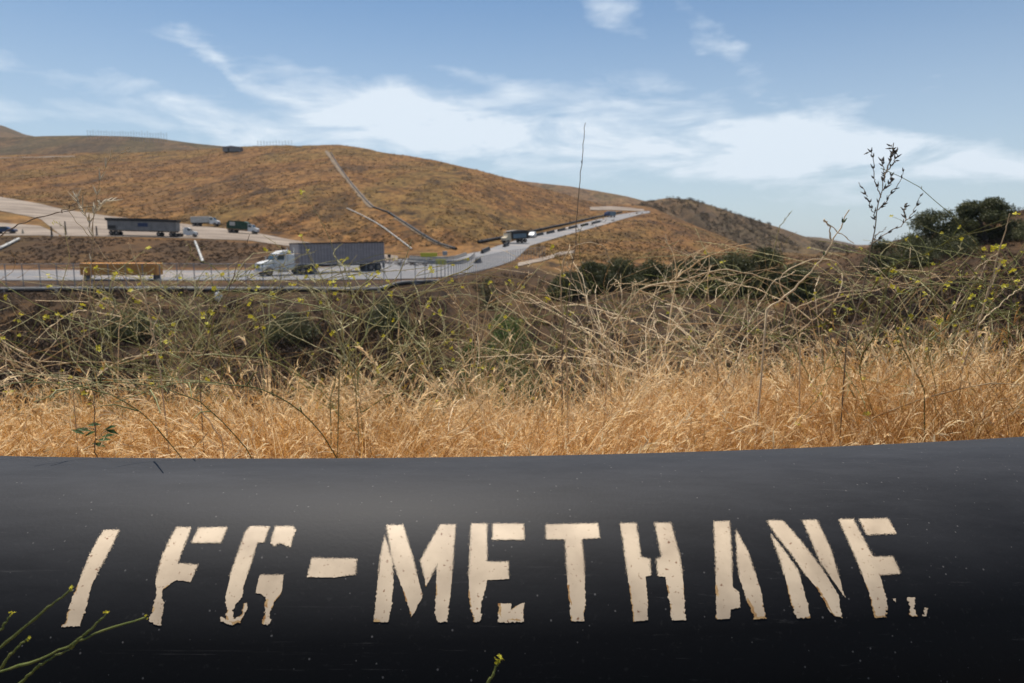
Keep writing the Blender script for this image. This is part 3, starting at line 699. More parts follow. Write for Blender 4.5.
# thin white-topped black pipeline along the fence foot
pl = empty('black_pipeline', tuple(ground_pt(-240, 69.6, 0)), label='long thin black pipeline on the slope edge below the fence', cat='pipe')
o0 = pl.location.copy(); pts = []
for px in np.arange(-240, 442, 6):
    Y = 69.5 if px < 380 else 69.5 + (px-380)*.12
    x = az(px)*Y; pts.append((x-o0.x, Y-o0.y, height(x, Y)+.16-o0.z))
tube_obj('pipe_wall', np.array(pts), .17, M['dark'], pl, 12)
cap = [(x, y+.02, z+.22) for x, y, z in pts]; tube_obj('cable', np.array(cap), .06, M['offwhite'], pl, 5)
for k in range(4, len(pts), 9):
    x, y, z = pts[k]; MB().box((x,y,z-.2),(.25,.9,.4)).build('support', M['concrete'], pl)

def ground_pipe(name, label, pts, r, m, ymin, lift=.2, n=60, sides=8, cat='pipe'):
    s = polyline_world(pts, n, lift, ymin); o = empty(name, tuple(s[0]), label=label, cat=cat)
    tube_obj('pipe_wall', s - s[0], r, m, o, sides)
    k0 = [int(k) for k in np.linspace(2, len(s)-3, 5)]
    for k in k0:
        p = s[k]-s[0]; MB().cyl(tuple(p-(s[k+1]-s[k])*.12), tuple(p+(s[k+1]-s[k])*.12), r*1.35, 10).build('coupling', m, o)
    return o
def track(pts, w, ymin, n=60):
    q = spline([(px, r_, 0) for px, r_ in pts], n); s_ = np.array([tuple(hit(a_[0], a_[1], ymin)) for a_ in q]); d_ = np.gradient(s_[:,:2], axis=0); d_ /= np.linalg.norm(d_, axis=1, keepdims=True)+1e-9
    V = []; ww = w*(1+.5*fbm(np.arange(len(s_))*.4, np.zeros(len(s_)), 3, 3))
    for k in range(len(s_)):
        for t in (-.5, -.17, .17, .5):
            x = s_[k,0]-d_[k,1]*ww[k]*t; y = s_[k,1]+d_[k,0]*ww[k]*t; V.append((x, y, height(x, y)+.22))
    Q = [(k*4+j, (k+1)*4+j, (k+1)*4+j+1, k*4+j+1) for k in range(len(s_)-1) for j in range(3)]
    o = np_mesh('dirt_track', np.array(V), np.array(Q), M['track']); tag(o, kind='structure')
M['track'] = mat('worn_track', (.115,.078,.045), .95, (.21,.16,.11), .5, detail=8)
track([(326,151),(333,161),(341,172),(351,184),(361,196),(372,208)], 2.2, 200)
track([(395,218),(412,229),(432,241),(450,249)], 1.5, 150)
track([(-60,160),(-20,158.5),(30,157.5),(75,156.5)], 7, 300)
ground_pipe('drain_pipe', 'dark pipe running down the upper hillside from the crest', [(331,153),(338,165),(350,182),(358,192),(371,206),(380,210),(389,213)], .26, M['dark'], 130, .3)
ground_pipe('drain_pipe', 'black pipe running down the lower hillside to the junction', [(388,213),(405,224),(425,237),(440,245),(456,250)], .36, M['dark'], 130, .35)
ground_pipe('drain_pipe', 'curved white pipe on the hillside above the container trailer', [(347,209),(362,216),(380,226),(395,237),(412,250)], .15, M['offwhite'], 130, .3)
ground_pipe('gas_line', 'black pipe along the uphill edge of the hill road', [(478,243.5),(495,240),(515,236.3),(540,230.5),(570,224),(600,217),(622,212.5)], .36, M['dark'], 150, .45)
ground_pipe('drain_pipe', 'short white drain pipe lying on the bank beside the ochre skip', [(195,242.5),(198,250),(203,263.5)], .22, M['offwhite'], 110, .3, n=20)
ground_pipe('drain_pipe', 'white pipe end lying on the bank below the blue car', [(-20,257),(0,250),(19,240.5)], .28, M['offwhite'], 110, .4, n=20)

def barrier(label, pts, h=.85, w=.55, ymin=75., group=None, m=None, name='concrete_barrier', n=50):
    s = polyline_world(pts, n, 0, ymin); d_ = np.gradient(s[:,:2], axis=0); d_ /= np.linalg.norm(d_, axis=1, keepdims=True)
    nrm = np.stack([-d_[:,1], d_[:,0]], -1); prof = [(-w/2,.02),(-w/2,.2),(-w*.28,.38),(-w*.2,h),(w*.2,h),(w*.28,.38),(w/2,.2),(w/2,.02)]
    V = np.array([[s[k,0]+nrm[k,0]*a_, s[k,1]+nrm[k,1]*a_, s[k,2]+z_+.1] for k in range(len(s)) for a_, z_ in prof]); K = 8
    Q = [(k*K+j, k*K+(j+1) % K, (k+1)*K+(j+1) % K, (k+1)*K+j) for k in range(len(s)-1) for j in range(K)]
    Q += [(0,1,2,3),(0,3,4,7),(4,5,6,7)] + [tuple((len(s)-1)*K+i for i in f) for f in ((3,2,1,0),(7,4,3,0),(7,6,5,4))]
    o = np_mesh(name, V-s[0], np.array(Q), m or M['concrete'], smooth=False); o.location = s[0]
    return tag(o, label, 'barrier', group)
barrier('long grey kerb barrier curving along the near side of the junction island', [(409,262.5),(430,264.5),(450,265),(462,264),(470,260),(474,256)], .7)
barrier('straight grey kerb barrier on the far side of the junction island', [(410,259),(425,260),(440,260.5),(455,259),(466,255.5)], .6)
k = 0
for pa, pb in (((527,238.8),(533,237.3)),((537,236.4),(543,235)),((547,234.3),(554,232.7)),((558,231.9),(565,230.3)),((569,229.4),(577,227.6)),((581,226.8),(588,225.2)),((592,224.4),(600,222.5))):
    barrier('one of the low dark blocks in line down the middle of the hill road', [pa, pb], .9, .7, 150, 'dark blocks along the middle of the hill road', M['dark'], 'lane_block', 4)
for lab, a_, b_ in (('dark lane block lying nearest the junction fork', (482,254),(489,250.5)), ('lone dark lane block in front of the dump truck', (504,247.5),(508,245.8)), ('small dark lane block by the fence bend', (476,264),(480,263))):
    barrier(lab, [a_, b_], .9, .8, 100, None, M['dark'], 'lane_block', 4)
def sign(label, px, row, ymin, w, h, m, posts=2, H=2.0):
    q = hit(px, row, ymin); r = empty('road_sign', tuple(q), label=label, cat='sign')
    MB().box((0,0,H),(w,.06,h), bev=.02).build('panel', m, r)
    for s in ((-1,1) if posts == 2 else (0,)): MB().cyl((s*w*.15,.06,0),(s*w*.15,.06,H+h*.4),.05,8).build('post', m if posts == 2 else M['steel'], r)
    return r
sign('wide yellow road sign on two posts at the junction island', 429, 263.5, 100, 3.1, .75, M['yellow'], H=1.6)
sign('smaller yellow road sign at the kerb of the junction island', 441, 266, 100, 1.8, .9, M['yellow'], H=.75)
sign('small grey square sign at the end of the black hillside pipe', 445, 258.5, 110, 1.0, .9, M['steel'], 1, H=1.1)
sign('small dark sign post right behind the container trailer', 389.5, 267, 100, .5, .5, M['dark'], 1, H=1.8)
for px, row, lab in ((52,236.5,'dark yard post standing nearest the blue car'),(66,235,'tallest dark yard post between the blue car and the open trailer'),(97,236,'dark yard post close to the end of the open trailer')):
    q = hit(px, row, 150); r = empty('yard_post', tuple(q), label=lab, cat='post')
    MB().cyl((0,0,0),(0,0,3.3 if px == 66 else 2.4),.22,10,.14).build('shaft', M['wood'], r); MB().box((0,0,.1),(.8,.8,.25), bev=.05).build('footing', M['concrete'], r)
q = hit(23, 234, 150); r = empty('traffic_cone', tuple(q), label='pale cone standing just right of the blue car', cat='cone')
MB().cyl((0,0,.06),(0,0,1.3),.36,14,.06).build('cone_body', M['cream'], r); MB().box((0,0,.03),(.9,.9,.07)).build('base', M['dark'], r)
# shed on the crest
q = hit(233, 152, 300); r = empty('hilltop_shed', tuple(q), label='low grey shed with a mauve roof on the hill crest', cat='shed')
MB().box((0,0,1.4),(12,5,2.8)).build('wall', M['pale_trailer'], r)
MB().prism([(-6.5,2.8),(6.5,2.8),(6.5,3.0),(0,3.9),(-6.5,3.0)], -3, 3).build('roof', M['trailer'], r)
MB().box((-2,-2.52,1.2),(1.2,.06,2.2)).build('door', M['dark'], r)
# litter fences on the crest
def litter_fence(label, px0, px1, row, n, Y, H):
    A = Vector((az(px0)*Y, Y, slope(row[0])*Y)); B = Vector((az(px1)*Y, Y, slope(row[1])*Y)); r = empty('litter_fence', tuple(A), label=label, cat='fence')
    for k in range(n):
        c = (B-A)*(k/(n-1)); MB().cyl(tuple(c-Vector((0,0,3))), tuple(c+Vector((0,0,H*(.8+.3*random.random())))), .17, 5).build('post', M['steel'], r)
    V = np.array([(B-A)*t + Vector((0,0,h)) for h in (1.0, H*.7) for t in (0,1)]); V, Q, T = tubes([(V[:2],.05,0),(V[2:],.05,0)], 4); np_mesh('wire', V, Q, M['steel'], r)
litter_fence('long row of tall litter fence poles on the left hill crest', 97, 174, (136.5,139.5), 30, 655, 6.5)
litter_fence('short row of litter fence poles on the crest right of the shed', 263, 296, (146.5,146), 12, 660, 5.5)
# white plastic bag
vb = []; 
bag = MB()
c = P(218, 291, 66); zc = height(c.x, c.y)
for k in range(14):
    t = k/13*math.pi
    for j in range(10):
        u = j/10*2*math.pi; rr = .30*math.sin(t)*(1+.35*math.sin(3*u+k))+.01; bag.V.append((rr*math.cos(u), rr*math.sin(u)*.7, .45-.45*math.cos(t)+.05*math.sin(5*u)))
for k in range(13):
    for j in range(10): bag.Fc.append((k*10+j, k*10+(j+1) % 10, (k+1)*10+(j+1) % 10, (k+1)*10+j))
M['bag'] = mat('white_plastic', (.8,.8,.8), .4, transl=.3)
o = bag.build('plastic_bag', M['bag'], smooth=True); o.location = (c.x, c.y, zc+.05); tag(o, 'crumpled white plastic bag caught on the slope below the fence', 'bag')
print('roadside done')

# ------------------------------------------------------------------ leafy things
def leaf_cloud(centers, radii, n, size, seed=0, flat=.8):
    """leaf-sized quads spread near the shells of many clumps"""
    g_ = np.random.default_rng(seed); centers = np.asarray(centers, float); radii = np.asarray(radii, float)
    w = radii**2; ci = g_.choice(len(centers), n, p=w/w.sum())
    d_ = g_.normal(size=(n,3)); d_ /= np.linalg.norm(d_, axis=1, keepdims=True)
    rr = radii[ci]*g_.uniform(.45, 1.08, n)
    pos = centers[ci] + d_*rr[:,None]*np.array([1,1,flat])
    u = g_.normal(size=(n,3)); u /= np.linalg.norm(u, axis=1, keepdims=True)
    v = np.cross(u, g_.normal(size=(n,3))); v /= np.linalg.norm(v, axis=1, keepdims=True)
    s = size*g_.uniform(.5, 1.4, n)[:,None]
    V = np.stack([pos-u*s, pos-v*s*.45, pos+u*s, pos+v*s*.45], 1).reshape(-1,3)
    Q = np.arange(4*n).reshape(-1,4); ct = g_.uniform(0, 1, len(centers))
    T = np.repeat(np.clip(.55*ct[ci] + .6*g_.uniform(0, 1, n), 0, 1), 4)
    return V, Q, T
def bush(name, label, px, row, Y, wpx, hpx, m, seed, cat='bush', group=None, trunk=False, n=5000, size=None):
    """base at (px,row) at distance Y, wpx/hpx: picture size"""
    sc = Y/F; W = wpx*sc/2; H = hpx*sc
    x = (px-512)/F*Y; z = height(x, Y)
    # sit on terrain, crown top at wanted height
    ztop = slope(row-hpx)*Y; H = max(H, ztop-z)
    o = empty(name, (x, Y, z), label=label, cat=cat, group=group)
    g_ = np.random.default_rng(seed); cs, rs = [], []
    k = 34 if trunk else 60
    for i in range(k):
        t = g_.uniform(0, 2*math.pi); q = g_.uniform(.1, 1)**.5; zz = g_.uniform(.0, 1)
        env = math.sqrt(max(0, 1-(2*zz-.8)**2/1.7)) if trunk else math.sqrt(max(.05, 1-zz**2))
        r = g_.uniform(.14, .48)*min(W, H)*(.9 if trunk else 1.0)
        lo = H*.12 if trunk else 0
        cs.append((math.cos(t)*q*W*.85*env, math.sin(t)*q*W*.8*env, max(r*.55, lo + (H-lo)*zz - r*.6))); rs.append(r)
    V, Q, T = leaf_cloud(cs, rs, n, size or max(.05, Y*.0016), seed)
    np_mesh('crown', V, Q, m, o, T, smooth=False)
    pol = []
    for i in range(7 if trunk else 5):
        c = cs[i]; r0 = .06*H if trunk else .025*H
        pts = spline([(g_.uniform(-.1,.1)*W, g_.uniform(-.1,.1)*W, -.1), (c[0]*.3, c[1]*.3, c[2]*.5), c], 10); pol.append((pts, np.linspace(r0, r0*.2, len(pts)), .5))
    V, Q, T = tubes(pol, 6); np_mesh('trunk' if trunk else 'stem', V, Q, M['bark'], o)
    return o
# trees on the right slope
bush('oak_tree', 'small round dark tree with an open airy crown on the right slope', 925, 240, 84, 54, 35, M['crown'], 1, 'tree', None, True, 11000, .12)
bush('oak_tree', 'broad dense dark tree highest on the right slope', 978, 243, 84, 62, 42, M['crown'], 2, 'tree', None, True, 24000, .13)
bush('shrub', 'dark shrub growing between the two slope trees', 944, 246, 83, 30, 24, M['crown'], 3, n=4500, size=.1)
bush('shrub', 'round dark green shrub at the foot of the seedy tall weed', 876, 279, 74, 34, 36, M['bush'], 4, n=6000, size=.09)
bush('shrub', 'wide olive shrub below the open crowned tree', 912, 274, 76, 48, 34, M['bush'], 5, n=7500, size=.09)
bush('shrub', 'low wide shrub below the dense dark tree', 950, 270, 78, 60, 24, M['bush'], 6, n=6500, size=.09)
bush('shrub', 'low green shrub at the right picture edge beside the dense tree', 1018, 262, 80, 42, 18, M['bush'], 16, n=3500, size=.09)
# belt of bushes across the ravine
bl = [(592,296,92,56,29),(622,296,95,56,30),(652,298,92,58,31),(680,298,90,54,31),(706,302,84,58,40),(734,304,82,64,46),(766,304,80,66,50),(796,302,76,52,38),(566,302,88,44,26)]
bn = ['bush at the near end of the bush belt, second from its left tip','bush under the road curve in the green belt','wide flat bush in the middle of the green belt','narrow bush just left of the taller belt bushes','tall bush starting the high part of the belt','tallest bush of the belt, left of the biggest one','biggest dark bush of the belt above the tan stems','bush closing the belt at its right end','small bush closing the belt at its left end']
for k, (px, row, Y, w, h) in enumerate(bl):
    bush('shrub', 'dark green '+bn[k], px, row, Y, w, h, M['bush'], 30+k, group='green bush belt across the ravine', n=17000, size=.13)
bush('shrub', 'fresh bright green shrub on the ravine bank left of centre', 508, 372, 46, 76, 62, M['bush_bright'], 50, n=9000, size=.07)
bush('shrub', 'small bright green shrub low on the ravine bank beside the larger one', 470, 372, 44, 36, 30, M['bush_bright'], 51, n=4000, size=.07)
bush('shrub', 'olive shrub at the top of the bank below the fence bend', 488, 288, 78, 26, 12, M['bush'], 52, n=2500, size=.08)

bush('shrub', 'olive brown shrub on the left ravine bank below the semi truck cab', 290, 350, 55, 60, 34, M['bush'], 53, n=7000, size=.08)
bush('shrub', 'dull green shrub on the ravine bank below the rear trailer wheels', 385, 345, 58, 52, 32, M['bush'], 54, n=7000, size=.08)
bush('shrub', 'dark shrub on the ravine bank below the ochre skip', 130, 355, 56, 58, 30, M['bush'], 55, n=7000, size=.08)
# scrub on the bank (stuff)
cs, rs = [], []
g_ = np.random.default_rng(5)
for k in range(6800):
    a = g_.uniform(-1.15, 1.15); Yk = g_.uniform(38, 69) if a < az(440) else g_.uniform(22, 105)
    x = a*Yk; y_, z_ = profile(a)
    if a < az(560) and a > az(440) and Yk > y_[4]-3: continue
    if a > az(560) and a < az(770) and Yk > 100: continue
    dens = vnoise(np.array([x/7]), np.array([Yk/9]), 77)[0]
    if g_.uniform() > (.62 if a < az(700) else .9) + dens: continue
    r = g_.uniform(.35, 1.15)*(1 if Yk < 60 else .7); cs.append((x, Yk, height(x, Yk)+r*.3)); rs.append(r)
V, Q, T = leaf_cloud(cs, rs, 330000, .12, 9, .75)
o = np_mesh('dry_scrub', V, Q, M['scrub'], tint=T, smooth=False); tag(o, 'brown dry scrub covering the ravine banks', 'scrub', kind='stuff')
# scrub specks on ridges and hill
cs, rs = [], []
for k in range(900):
    a = g_.uniform(az(560), az(860)); Yk = g_.uniform(120, 420); x = a*Yk
    if vnoise(np.array([x/25]), np.array([Yk/40]), 7)[0] < .05: continue
    r = g_.uniform(.3, .9); cs.append((x, Yk, height(x, Yk)+r*.3)); rs.append(r)
for k in range(3000):
    a = g_.uniform(az(-60), az(620)); Yk = g_.uniform(210, 520); x = a*Yk; y_, z_ = profile(a)
    if Yk < y_[8]+6 or vnoise(np.array([x/30]), np.array([Yk/50]), 27)[0] < .0: continue
    r = g_.uniform(.15, .5); cs.append((x, Yk, height(x, Yk)+r*.2)); rs.append(r)
cb_, rb_ = [], []
for k in range(3200):
    a = g_.uniform(az(-200), az(430)); x = 0; y_, z_ = profile(a); Yk = g_.uniform(y_[6]+2, y_[7]-2); x = a*Yk
    if vnoise(np.array([x/8]), np.array([Yk/14]), 47)[0] < -.1: continue
    r = g_.uniform(.15, .45); cb_.append((x, Yk, height(x, Yk)+r*.2)); rb_.append(r)
V, Q, T = leaf_cloud(cb_, rb_, 60000, .11, 21, .6)
o = np_mesh('bank_scrub', V, Q, M['scrub'], tint=T, smooth=False); tag(o, 'low brown scrub on the bank between the lower road and the yard', 'scrub', kind='stuff')
ct_, rt_ = [], []
for k in range(17000):
    a = g_.uniform(az(-160), az(860)); y_, z_ = profile(a); lo_ = y_[8]+5 if a < az(500) else 150
    Yk = lo_ + (560-lo_)*g_.uniform()**1.4; x = a*Yk
    if vnoise(np.array([x/16]), np.array([Yk/30]), 67)[0] < -.22: continue
    zz = height(x, Yk); qx, qr = to_px(x, Yk, zz)
    if 380 < qx < 660:
        nr = np.interp(qx, [380,420,450,480,500,515,530,560,600,620,640,652], [281,279,277,271,266,260,246,237,226,220,214.5,212.5]); fr = np.interp(qx, [380,450,480,500,515,530,560,600,620,640,652], [256,256,245,241,236,232,228,218,213,210,210])
        if fr-1.2 < qr < nr+1.2 or (qx > 585 and 206 < qr < 212): continue
    ct_.append((x, Yk, zz+.05)); rt_.append(g_.uniform(.25, .75))
V, Q, T = leaf_cloud(ct_, rt_, 200000, .21, 31, .55)
M['tuft'] = mat('hill_grass_tufts', (.065,.038,.018), .9, (.25,.160,.068), 0, attr='tint', c3=(.14,.082,.032), lo=.0, hi=1.0, transl=.15)
o = np_mesh('hill_grass', V, Q, M['tuft'], tint=T, smooth=False); tag(o, 'dry grass tufts all over the big hillside', 'grass', kind='stuff')
rx, ry, rz = RIDGE
for k in range(5200):
    i_ = g_.integers(0, rx.shape[0]); j_ = g_.integers(6, rx.shape[1])
    if vnoise(np.array([rx[i_,j_]/22]), np.array([ry[i_,j_]/26]), 17)[0] < -.02: continue
    r = g_.uniform(.6, 2.0); cs.append((rx[i_,j_], ry[i_,j_], rz[i_,j_]+r*.3)); rs.append(r)
V, Q, T = leaf_cloud(cs, rs, 130000, .32, 19, .7)
o = np_mesh('hill_scrub', V, Q, M['scrub_far'], tint=T, smooth=False); tag(o, 'grey brown scrub dotted over the field beyond the ravine', 'scrub', kind='stuff')
print('bushes done')

# ------------------------------------------------------------------ golden grass (stuff)
def ribbons(P0, dirs, L_, bend, width, S=5, tint=None, gz=None):
    """P0 (n,3) roots, dirs (n,3) start directions, L_ (n) lengths, bend (n,3) added at the tip"""
    n = len(P0); t = np.linspace(0, 1, S)[None,:,None]
    C = P0[:,None,:] + dirs[:,None,:]*L_[:,None,None]*t + bend[:,None,:]*(L_[:,None,None]*t**2.2)
    ax = rng.normal(size=(n,3)); ax[:,2] *= .25
    side = np.cross(dirs, ax); side /= np.linalg.norm(side, axis=1, keepdims=True)+1e-9
    w = np.asarray(width)[:,None,None]*(1-.85*t**1.5)
    A = C - side[:,None,:]*w/2; B = C + side[:,None,:]*w/2
    V = np.stack([A, B], 2).reshape(-1,3)
    i = (np.arange(n)*2*S)[:,None]; j = (np.arange(S-1)*2)[None,:]; q = np.stack([i+j, i+j+1, i+j+3, i+j+2], -1).reshape(-1,4)
    return V, q, np.repeat(tint, 2*S), C
def merge(parts):
    off = 0; Vs, Qs, Ts = [], [], []
    for V, Q, T in parts: Vs.append(V); Qs.append(Q+off); Ts.append(T); off += len(V)
    return np.concatenate(Vs), np.concatenate(Qs), np.concatenate(Ts)
def grass(n, y0, y1, hmin, hmax, clump=True):
    Y = rng.uniform(y0, y1, n); X = rng.uniform(-1.35, 1.35, n)*(Y*.62+.75)
    if clump:                                                     # gather into tufts
        nt = n//14; tY = rng.uniform(y0, y1, nt); tX = rng.uniform(-1.35, 1.35, nt)*(tY*.62+.75)
        k = rng.integers(0, nt, n); m_ = rng.uniform(size=n) < .7
        X = np.where(m_, tX[k] + rng.normal(0, .035, n), X); Y = np.where(m_, np.clip(tY[k] + rng.normal(0, .035, n), y0, y1), Y)
    Z = near_z_np(Y) - .01
    # patchy wind direction
    wa = 3.2*fbm(X*1.1, Y*1.1, 40, 3) + rng.normal(0, .9, n); lean = np.abs(rng.normal(.32, .25, n)) + .5*(rng.uniform(size=n) < .22)
    dirs = np.stack([np.cos(wa)*lean, np.sin(wa)*lean*.8, np.ones(n)], -1); dirs /= np.linalg.norm(dirs, axis=1, keepdims=True)
    bd = np.stack([np.cos(wa), np.sin(wa)*.8, -rng.uniform(.2, 1.2, n)], -1)*rng.uniform(.05, .55, n)[:,None]
    patch = (1 + .45*fbm(X*1.6, Y*1.6, 60, 3))*(1 + .06*np.clip(X/1.2, -.3, 1))
    H = rng.uniform(hmin, hmax, n)*np.clip(.97-.205*Y, .2, 1)*patch
    tint = np.clip(.42 + .45*fbm(X*2.2, Y*2.2, 80, 2) + rng.normal(0, .2, n), 0, 1)
    V, q, T, C = ribbons(np.stack([X, Y, Z], -1), dirs, H, bd, rng.uniform(.0016, .0044, n), 6, tint)
    parts = [(V, q, T)]
    hd = rng.uniform(size=n) < .30                                  # seed heads with awns
    tip = C[hd,-1]; tang = C[hd,-1]-C[hd,-2]; tang /= np.linalg.norm(tang, axis=1, keepdims=True)
    m_ = len(tip)
    for a_ in range(6):
        dd_ = tang + rng.normal(0, .33, (m_,3)); dd_ /= np.linalg.norm(dd_, axis=1, keepdims=True)
        V, q, T, _ = ribbons(tip - tang*rng.uniform(0, .035, m_)[:,None], dd_, rng.uniform(.018, .045, m_), np.stack([np.zeros(m_), np.zeros(m_), -rng.uniform(0,.6,m_)], -1), rng.uniform(.0012, .0035, m_), 3, np.clip(tint[hd]+rng.uniform(.15,.5,m_), 0, 1))
        parts.append((V, q, T))
    hv = rng.uniform(size=n) < .05                                 # nodding plumes, paler and longer than the rest
    tip = C[hv,-2]; tang = C[hv,-1]-C[hv,-3]; tang /= np.linalg.norm(tang, axis=1, keepdims=True); m_ = len(tip)
    for a_ in range(11):
        dd_ = tang + rng.normal(0, .22, (m_,3)); dd_ /= np.linalg.norm(dd_, axis=1, keepdims=True)
        V, q, T, _ = ribbons(tip + tang*rng.uniform(-.03, .05, m_)[:,None], dd_, rng.uniform(.03, .06, m_), np.stack([np.zeros(m_), np.zeros(m_), -rng.uniform(.1,.8,m_)], -1), rng.uniform(.002, .0042, m_), 4, rng.uniform(.75, 1.0, m_))
        parts.append((V, q, T))
    return parts
parts = grass(62000, 1.16, 2.2, .55, 1.0) + grass(34000, 2.0, 3.2, .6, 1.0)
def tall_tufts(nt, seed):
    g2 = np.random.default_rng(seed); k = nt*70; ty = g2.uniform(1.7, 2.9, nt); tp = 512 + (g2.beta(1.6, 1.1, nt)-.42)*900; tx = (tp-512)/F*ty
    idx = np.repeat(np.arange(nt), 70); X = tx[idx]+g2.normal(0,.035,k); Y = ty[idx]+g2.normal(0,.035,k); wa = g2.uniform(0, 6.3, nt)[idx]+g2.normal(0,.7,k); lean = np.abs(g2.normal(.30,.18,k))
    d_ = np.stack([np.cos(wa)*lean, np.sin(wa)*lean*.7, np.ones(k)], -1); d_ /= np.linalg.norm(d_, axis=1, keepdims=True)
    bd = np.stack([np.cos(wa), np.sin(wa)*.7, -g2.uniform(.3,1.1,k)], -1)*g2.uniform(.08,.5,k)[:,None]; H = g2.uniform(.7, 1.05, k)*np.clip(1.08-.21*Y, .3, 1)*g2.uniform(.8,1.2,nt)[idx]
    ti = np.clip(g2.normal(.62,.18,k), 0, 1); V, q, T, C = ribbons(np.stack([X,Y,near_z_np(Y)-.01],-1), d_, H, bd, g2.uniform(.0018,.004,k), 7, ti); out = [(V,q,T)]
    hv = g2.uniform(size=k) < .5; tip = C[hv,-2]; tang = C[hv,-1]-C[hv,-3]; tang /= np.linalg.norm(tang, axis=1, keepdims=True); m_ = len(tip)
    for a_ in range(8):
        dd_ = tang + g2.normal(0,.2,(m_,3)); dd_ /= np.linalg.norm(dd_, axis=1, keepdims=True)
        V, q, T, _ = ribbons(tip+tang*g2.uniform(-.04,.05,m_)[:,None], dd_, g2.uniform(.025,.05,m_), np.stack([np.zeros(m_),np.zeros(m_),-g2.uniform(.1,.7,m_)],-1), g2.uniform(.002,.004,m_), 4, g2.uniform(.75,1,m_)); out.append((V,q,T))
    return out
parts += tall_tufts(95, 33)
V, Q, T = merge(parts)
o = np_mesh('dry_grass', V, Q, M['grass'], tint=T, smooth=False); tag(o, 'golden dry grass with pale seed heads along the far side of the pipe', 'grass', kind='stuff')
parts = grass(5000, 3.2, 6.0, .8, 1.6)
V, Q, T = merge(parts)
o = np_mesh('slope_grass', V, Q, M['grass'], tint=T, smooth=False); tag(o, 'thinner dry grass on the slope dropping away behind the weeds', 'grass', kind='stuff')
print('grass done')

# ------------------------------------------------------------------ weeds
def flower_geo(c, r, g_):
    """four small petals and a centre, as quads"""
    c = np.asarray(c); out_v, out_q = [], []
    n = g_.normal(size=3); n[2] = abs(n[2])+.3; n /= np.linalg.norm(n); u = np.cross(n, g_.normal(size=3)); u /= np.linalg.norm(u); w = np.cross(n, u)
    for k in range(4):
        t = k*math.pi/2; d1 = u*math.cos(t)+w*math.sin(t); d2 = -u*math.sin(t)+w*math.cos(t); b0 = len(out_v)
        out_v += [c, c+d1*r*.7+d2*r*.45+n*r*.25, c+d1*r*1.05+n*r*.3, c+d1*r*.7-d2*r*.45+n*r*.25]; out_q.append([b0, b0+1, b0+2, b0+3])
    return out_v, out_q
def flowers_mesh(name, pts, r, parent=None, seed=0, per=3):
    g_ = np.random.default_rng(seed); V, Q = [], []
    for p in pts:
        for k in range(per):
            v, q = flower_geo(np.asarray(p)+g_.normal(0, r*.55, 3), r*g_.uniform(.6, 1.1), g_); o_ = len(V); V += v; Q += [[i+o_ for i in f] for f in q]
    return np_mesh(name, np.array(V), np.array(Q), M['petal'], parent, smooth=False)
def grow(p, d, L_, n, g_, wander=.25, up=0.0, droop=0.0):
    pts = [np.array(p, float)]; d = np.array(d, float); st = L_/n; curl = g_.normal(0, 1, 3)*wander*.5
    for i in range(n):
        d = d + curl/n*1.5 + g_.normal(0, 1, 3)*wander/math.sqrt(n)*.55 + np.array([0,0,up/n - droop*i/n/n*2]); d /= np.linalg.norm(d); pts.append(pts[-1]+d*st)
    return np.array(pts)
def cap_h(p):                         # the tops of a stand bend over at about one height
    zmax = -(.085 - .016*np.clip(p[:,0]/1.5, -1, 1))*p[:,1] + abs(rng.normal(0, .11)); ex = np.maximum(0, p[:,2]-zmax); p = p.copy(); p[:,2] -= .7*ex; return p
def weed(root, H, g_, branches=9, r0=.0022, spread=1.0, dry=False, fl=.25, lean=None):
    """one branching annual; returns tubes and flower points"""
    pol, fl_pts = [], []
    lean = g_.normal(0, .75, 3)*np.array([1,.55,0]) if lean is None else lean
    main = grow(root, np.array([0,0,1.])+lean, H, 16, g_, .45)
    tint = np.clip(g_.normal(.55, .25), 0, 1)
    main = cap_h(main); pol.append((main, np.linspace(r0, r0*.5, len(main)), tint))
    for b_ in range(branches):
        k = g_.integers(4, len(main)-1); t = g_.uniform(0, 2*math.pi); d = np.array([math.cos(t)*1.0, math.sin(t)*.7, g_.uniform(.15, .9)])*np.array([spread, spread, 1]); d /= np.linalg.norm(d)
        L1 = H*g_.uniform(.28, .75); n = 14
        br = grow(main[k], d, L1, n, g_, .75, up=.35, droop=.5 if dry else .25)
        br = cap_h(br); rad = np.linspace(r0*.68, r0*.4, len(br))
        if g_.uniform() < .5: rad = rad*(1+.75*(np.arange(len(br)) % 2))      # knobbly with pods
        pol.append((br, rad, np.clip(tint+g_.normal(0, .25), 0, 1)))
        if g_.uniform() < fl: fl_pts.append(br[-1])
        for k3 in range(2, n):                                        # small pods held along the branch
            for _q in range(2):
                if g_.uniform() < .45: continue
                dd = br[k3]-br[k3-1]; dd = dd/np.linalg.norm(dd) + g_.normal(0, .55, 3); dd /= np.linalg.norm(dd); a_ = br[k3] + (br[k3-1]-br[k3])*g_.uniform(); ll = g_.uniform(.006, .017)
                pol.append((np.array([a_, a_+dd*ll*.5, a_+dd*ll]), np.array([.0006, .0011, .0004]), np.clip(tint+g_.normal(.1, .3), 0, 1)))
        for s_ in range(g_.integers(1, 4)):
            k2 = g_.integers(3, n-1); d2 = br[k2]-br[k2-1]; d2 = d2/np.linalg.norm(d2) + g_.normal(0, .75, 3); d2 /= np.linalg.norm(d2)
            b2 = grow(br[k2], d2, L1*g_.uniform(.2, .55), 9, g_, .6, up=.3)
            b2 = cap_h(b2); pol.append((b2, np.linspace(r0*.48, r0*.3, len(b2)), np.clip(tint+g_.normal(0, .3), 0, 1)))
            if g_.uniform() < fl: fl_pts.append(b2[-1])
    return pol, fl_pts
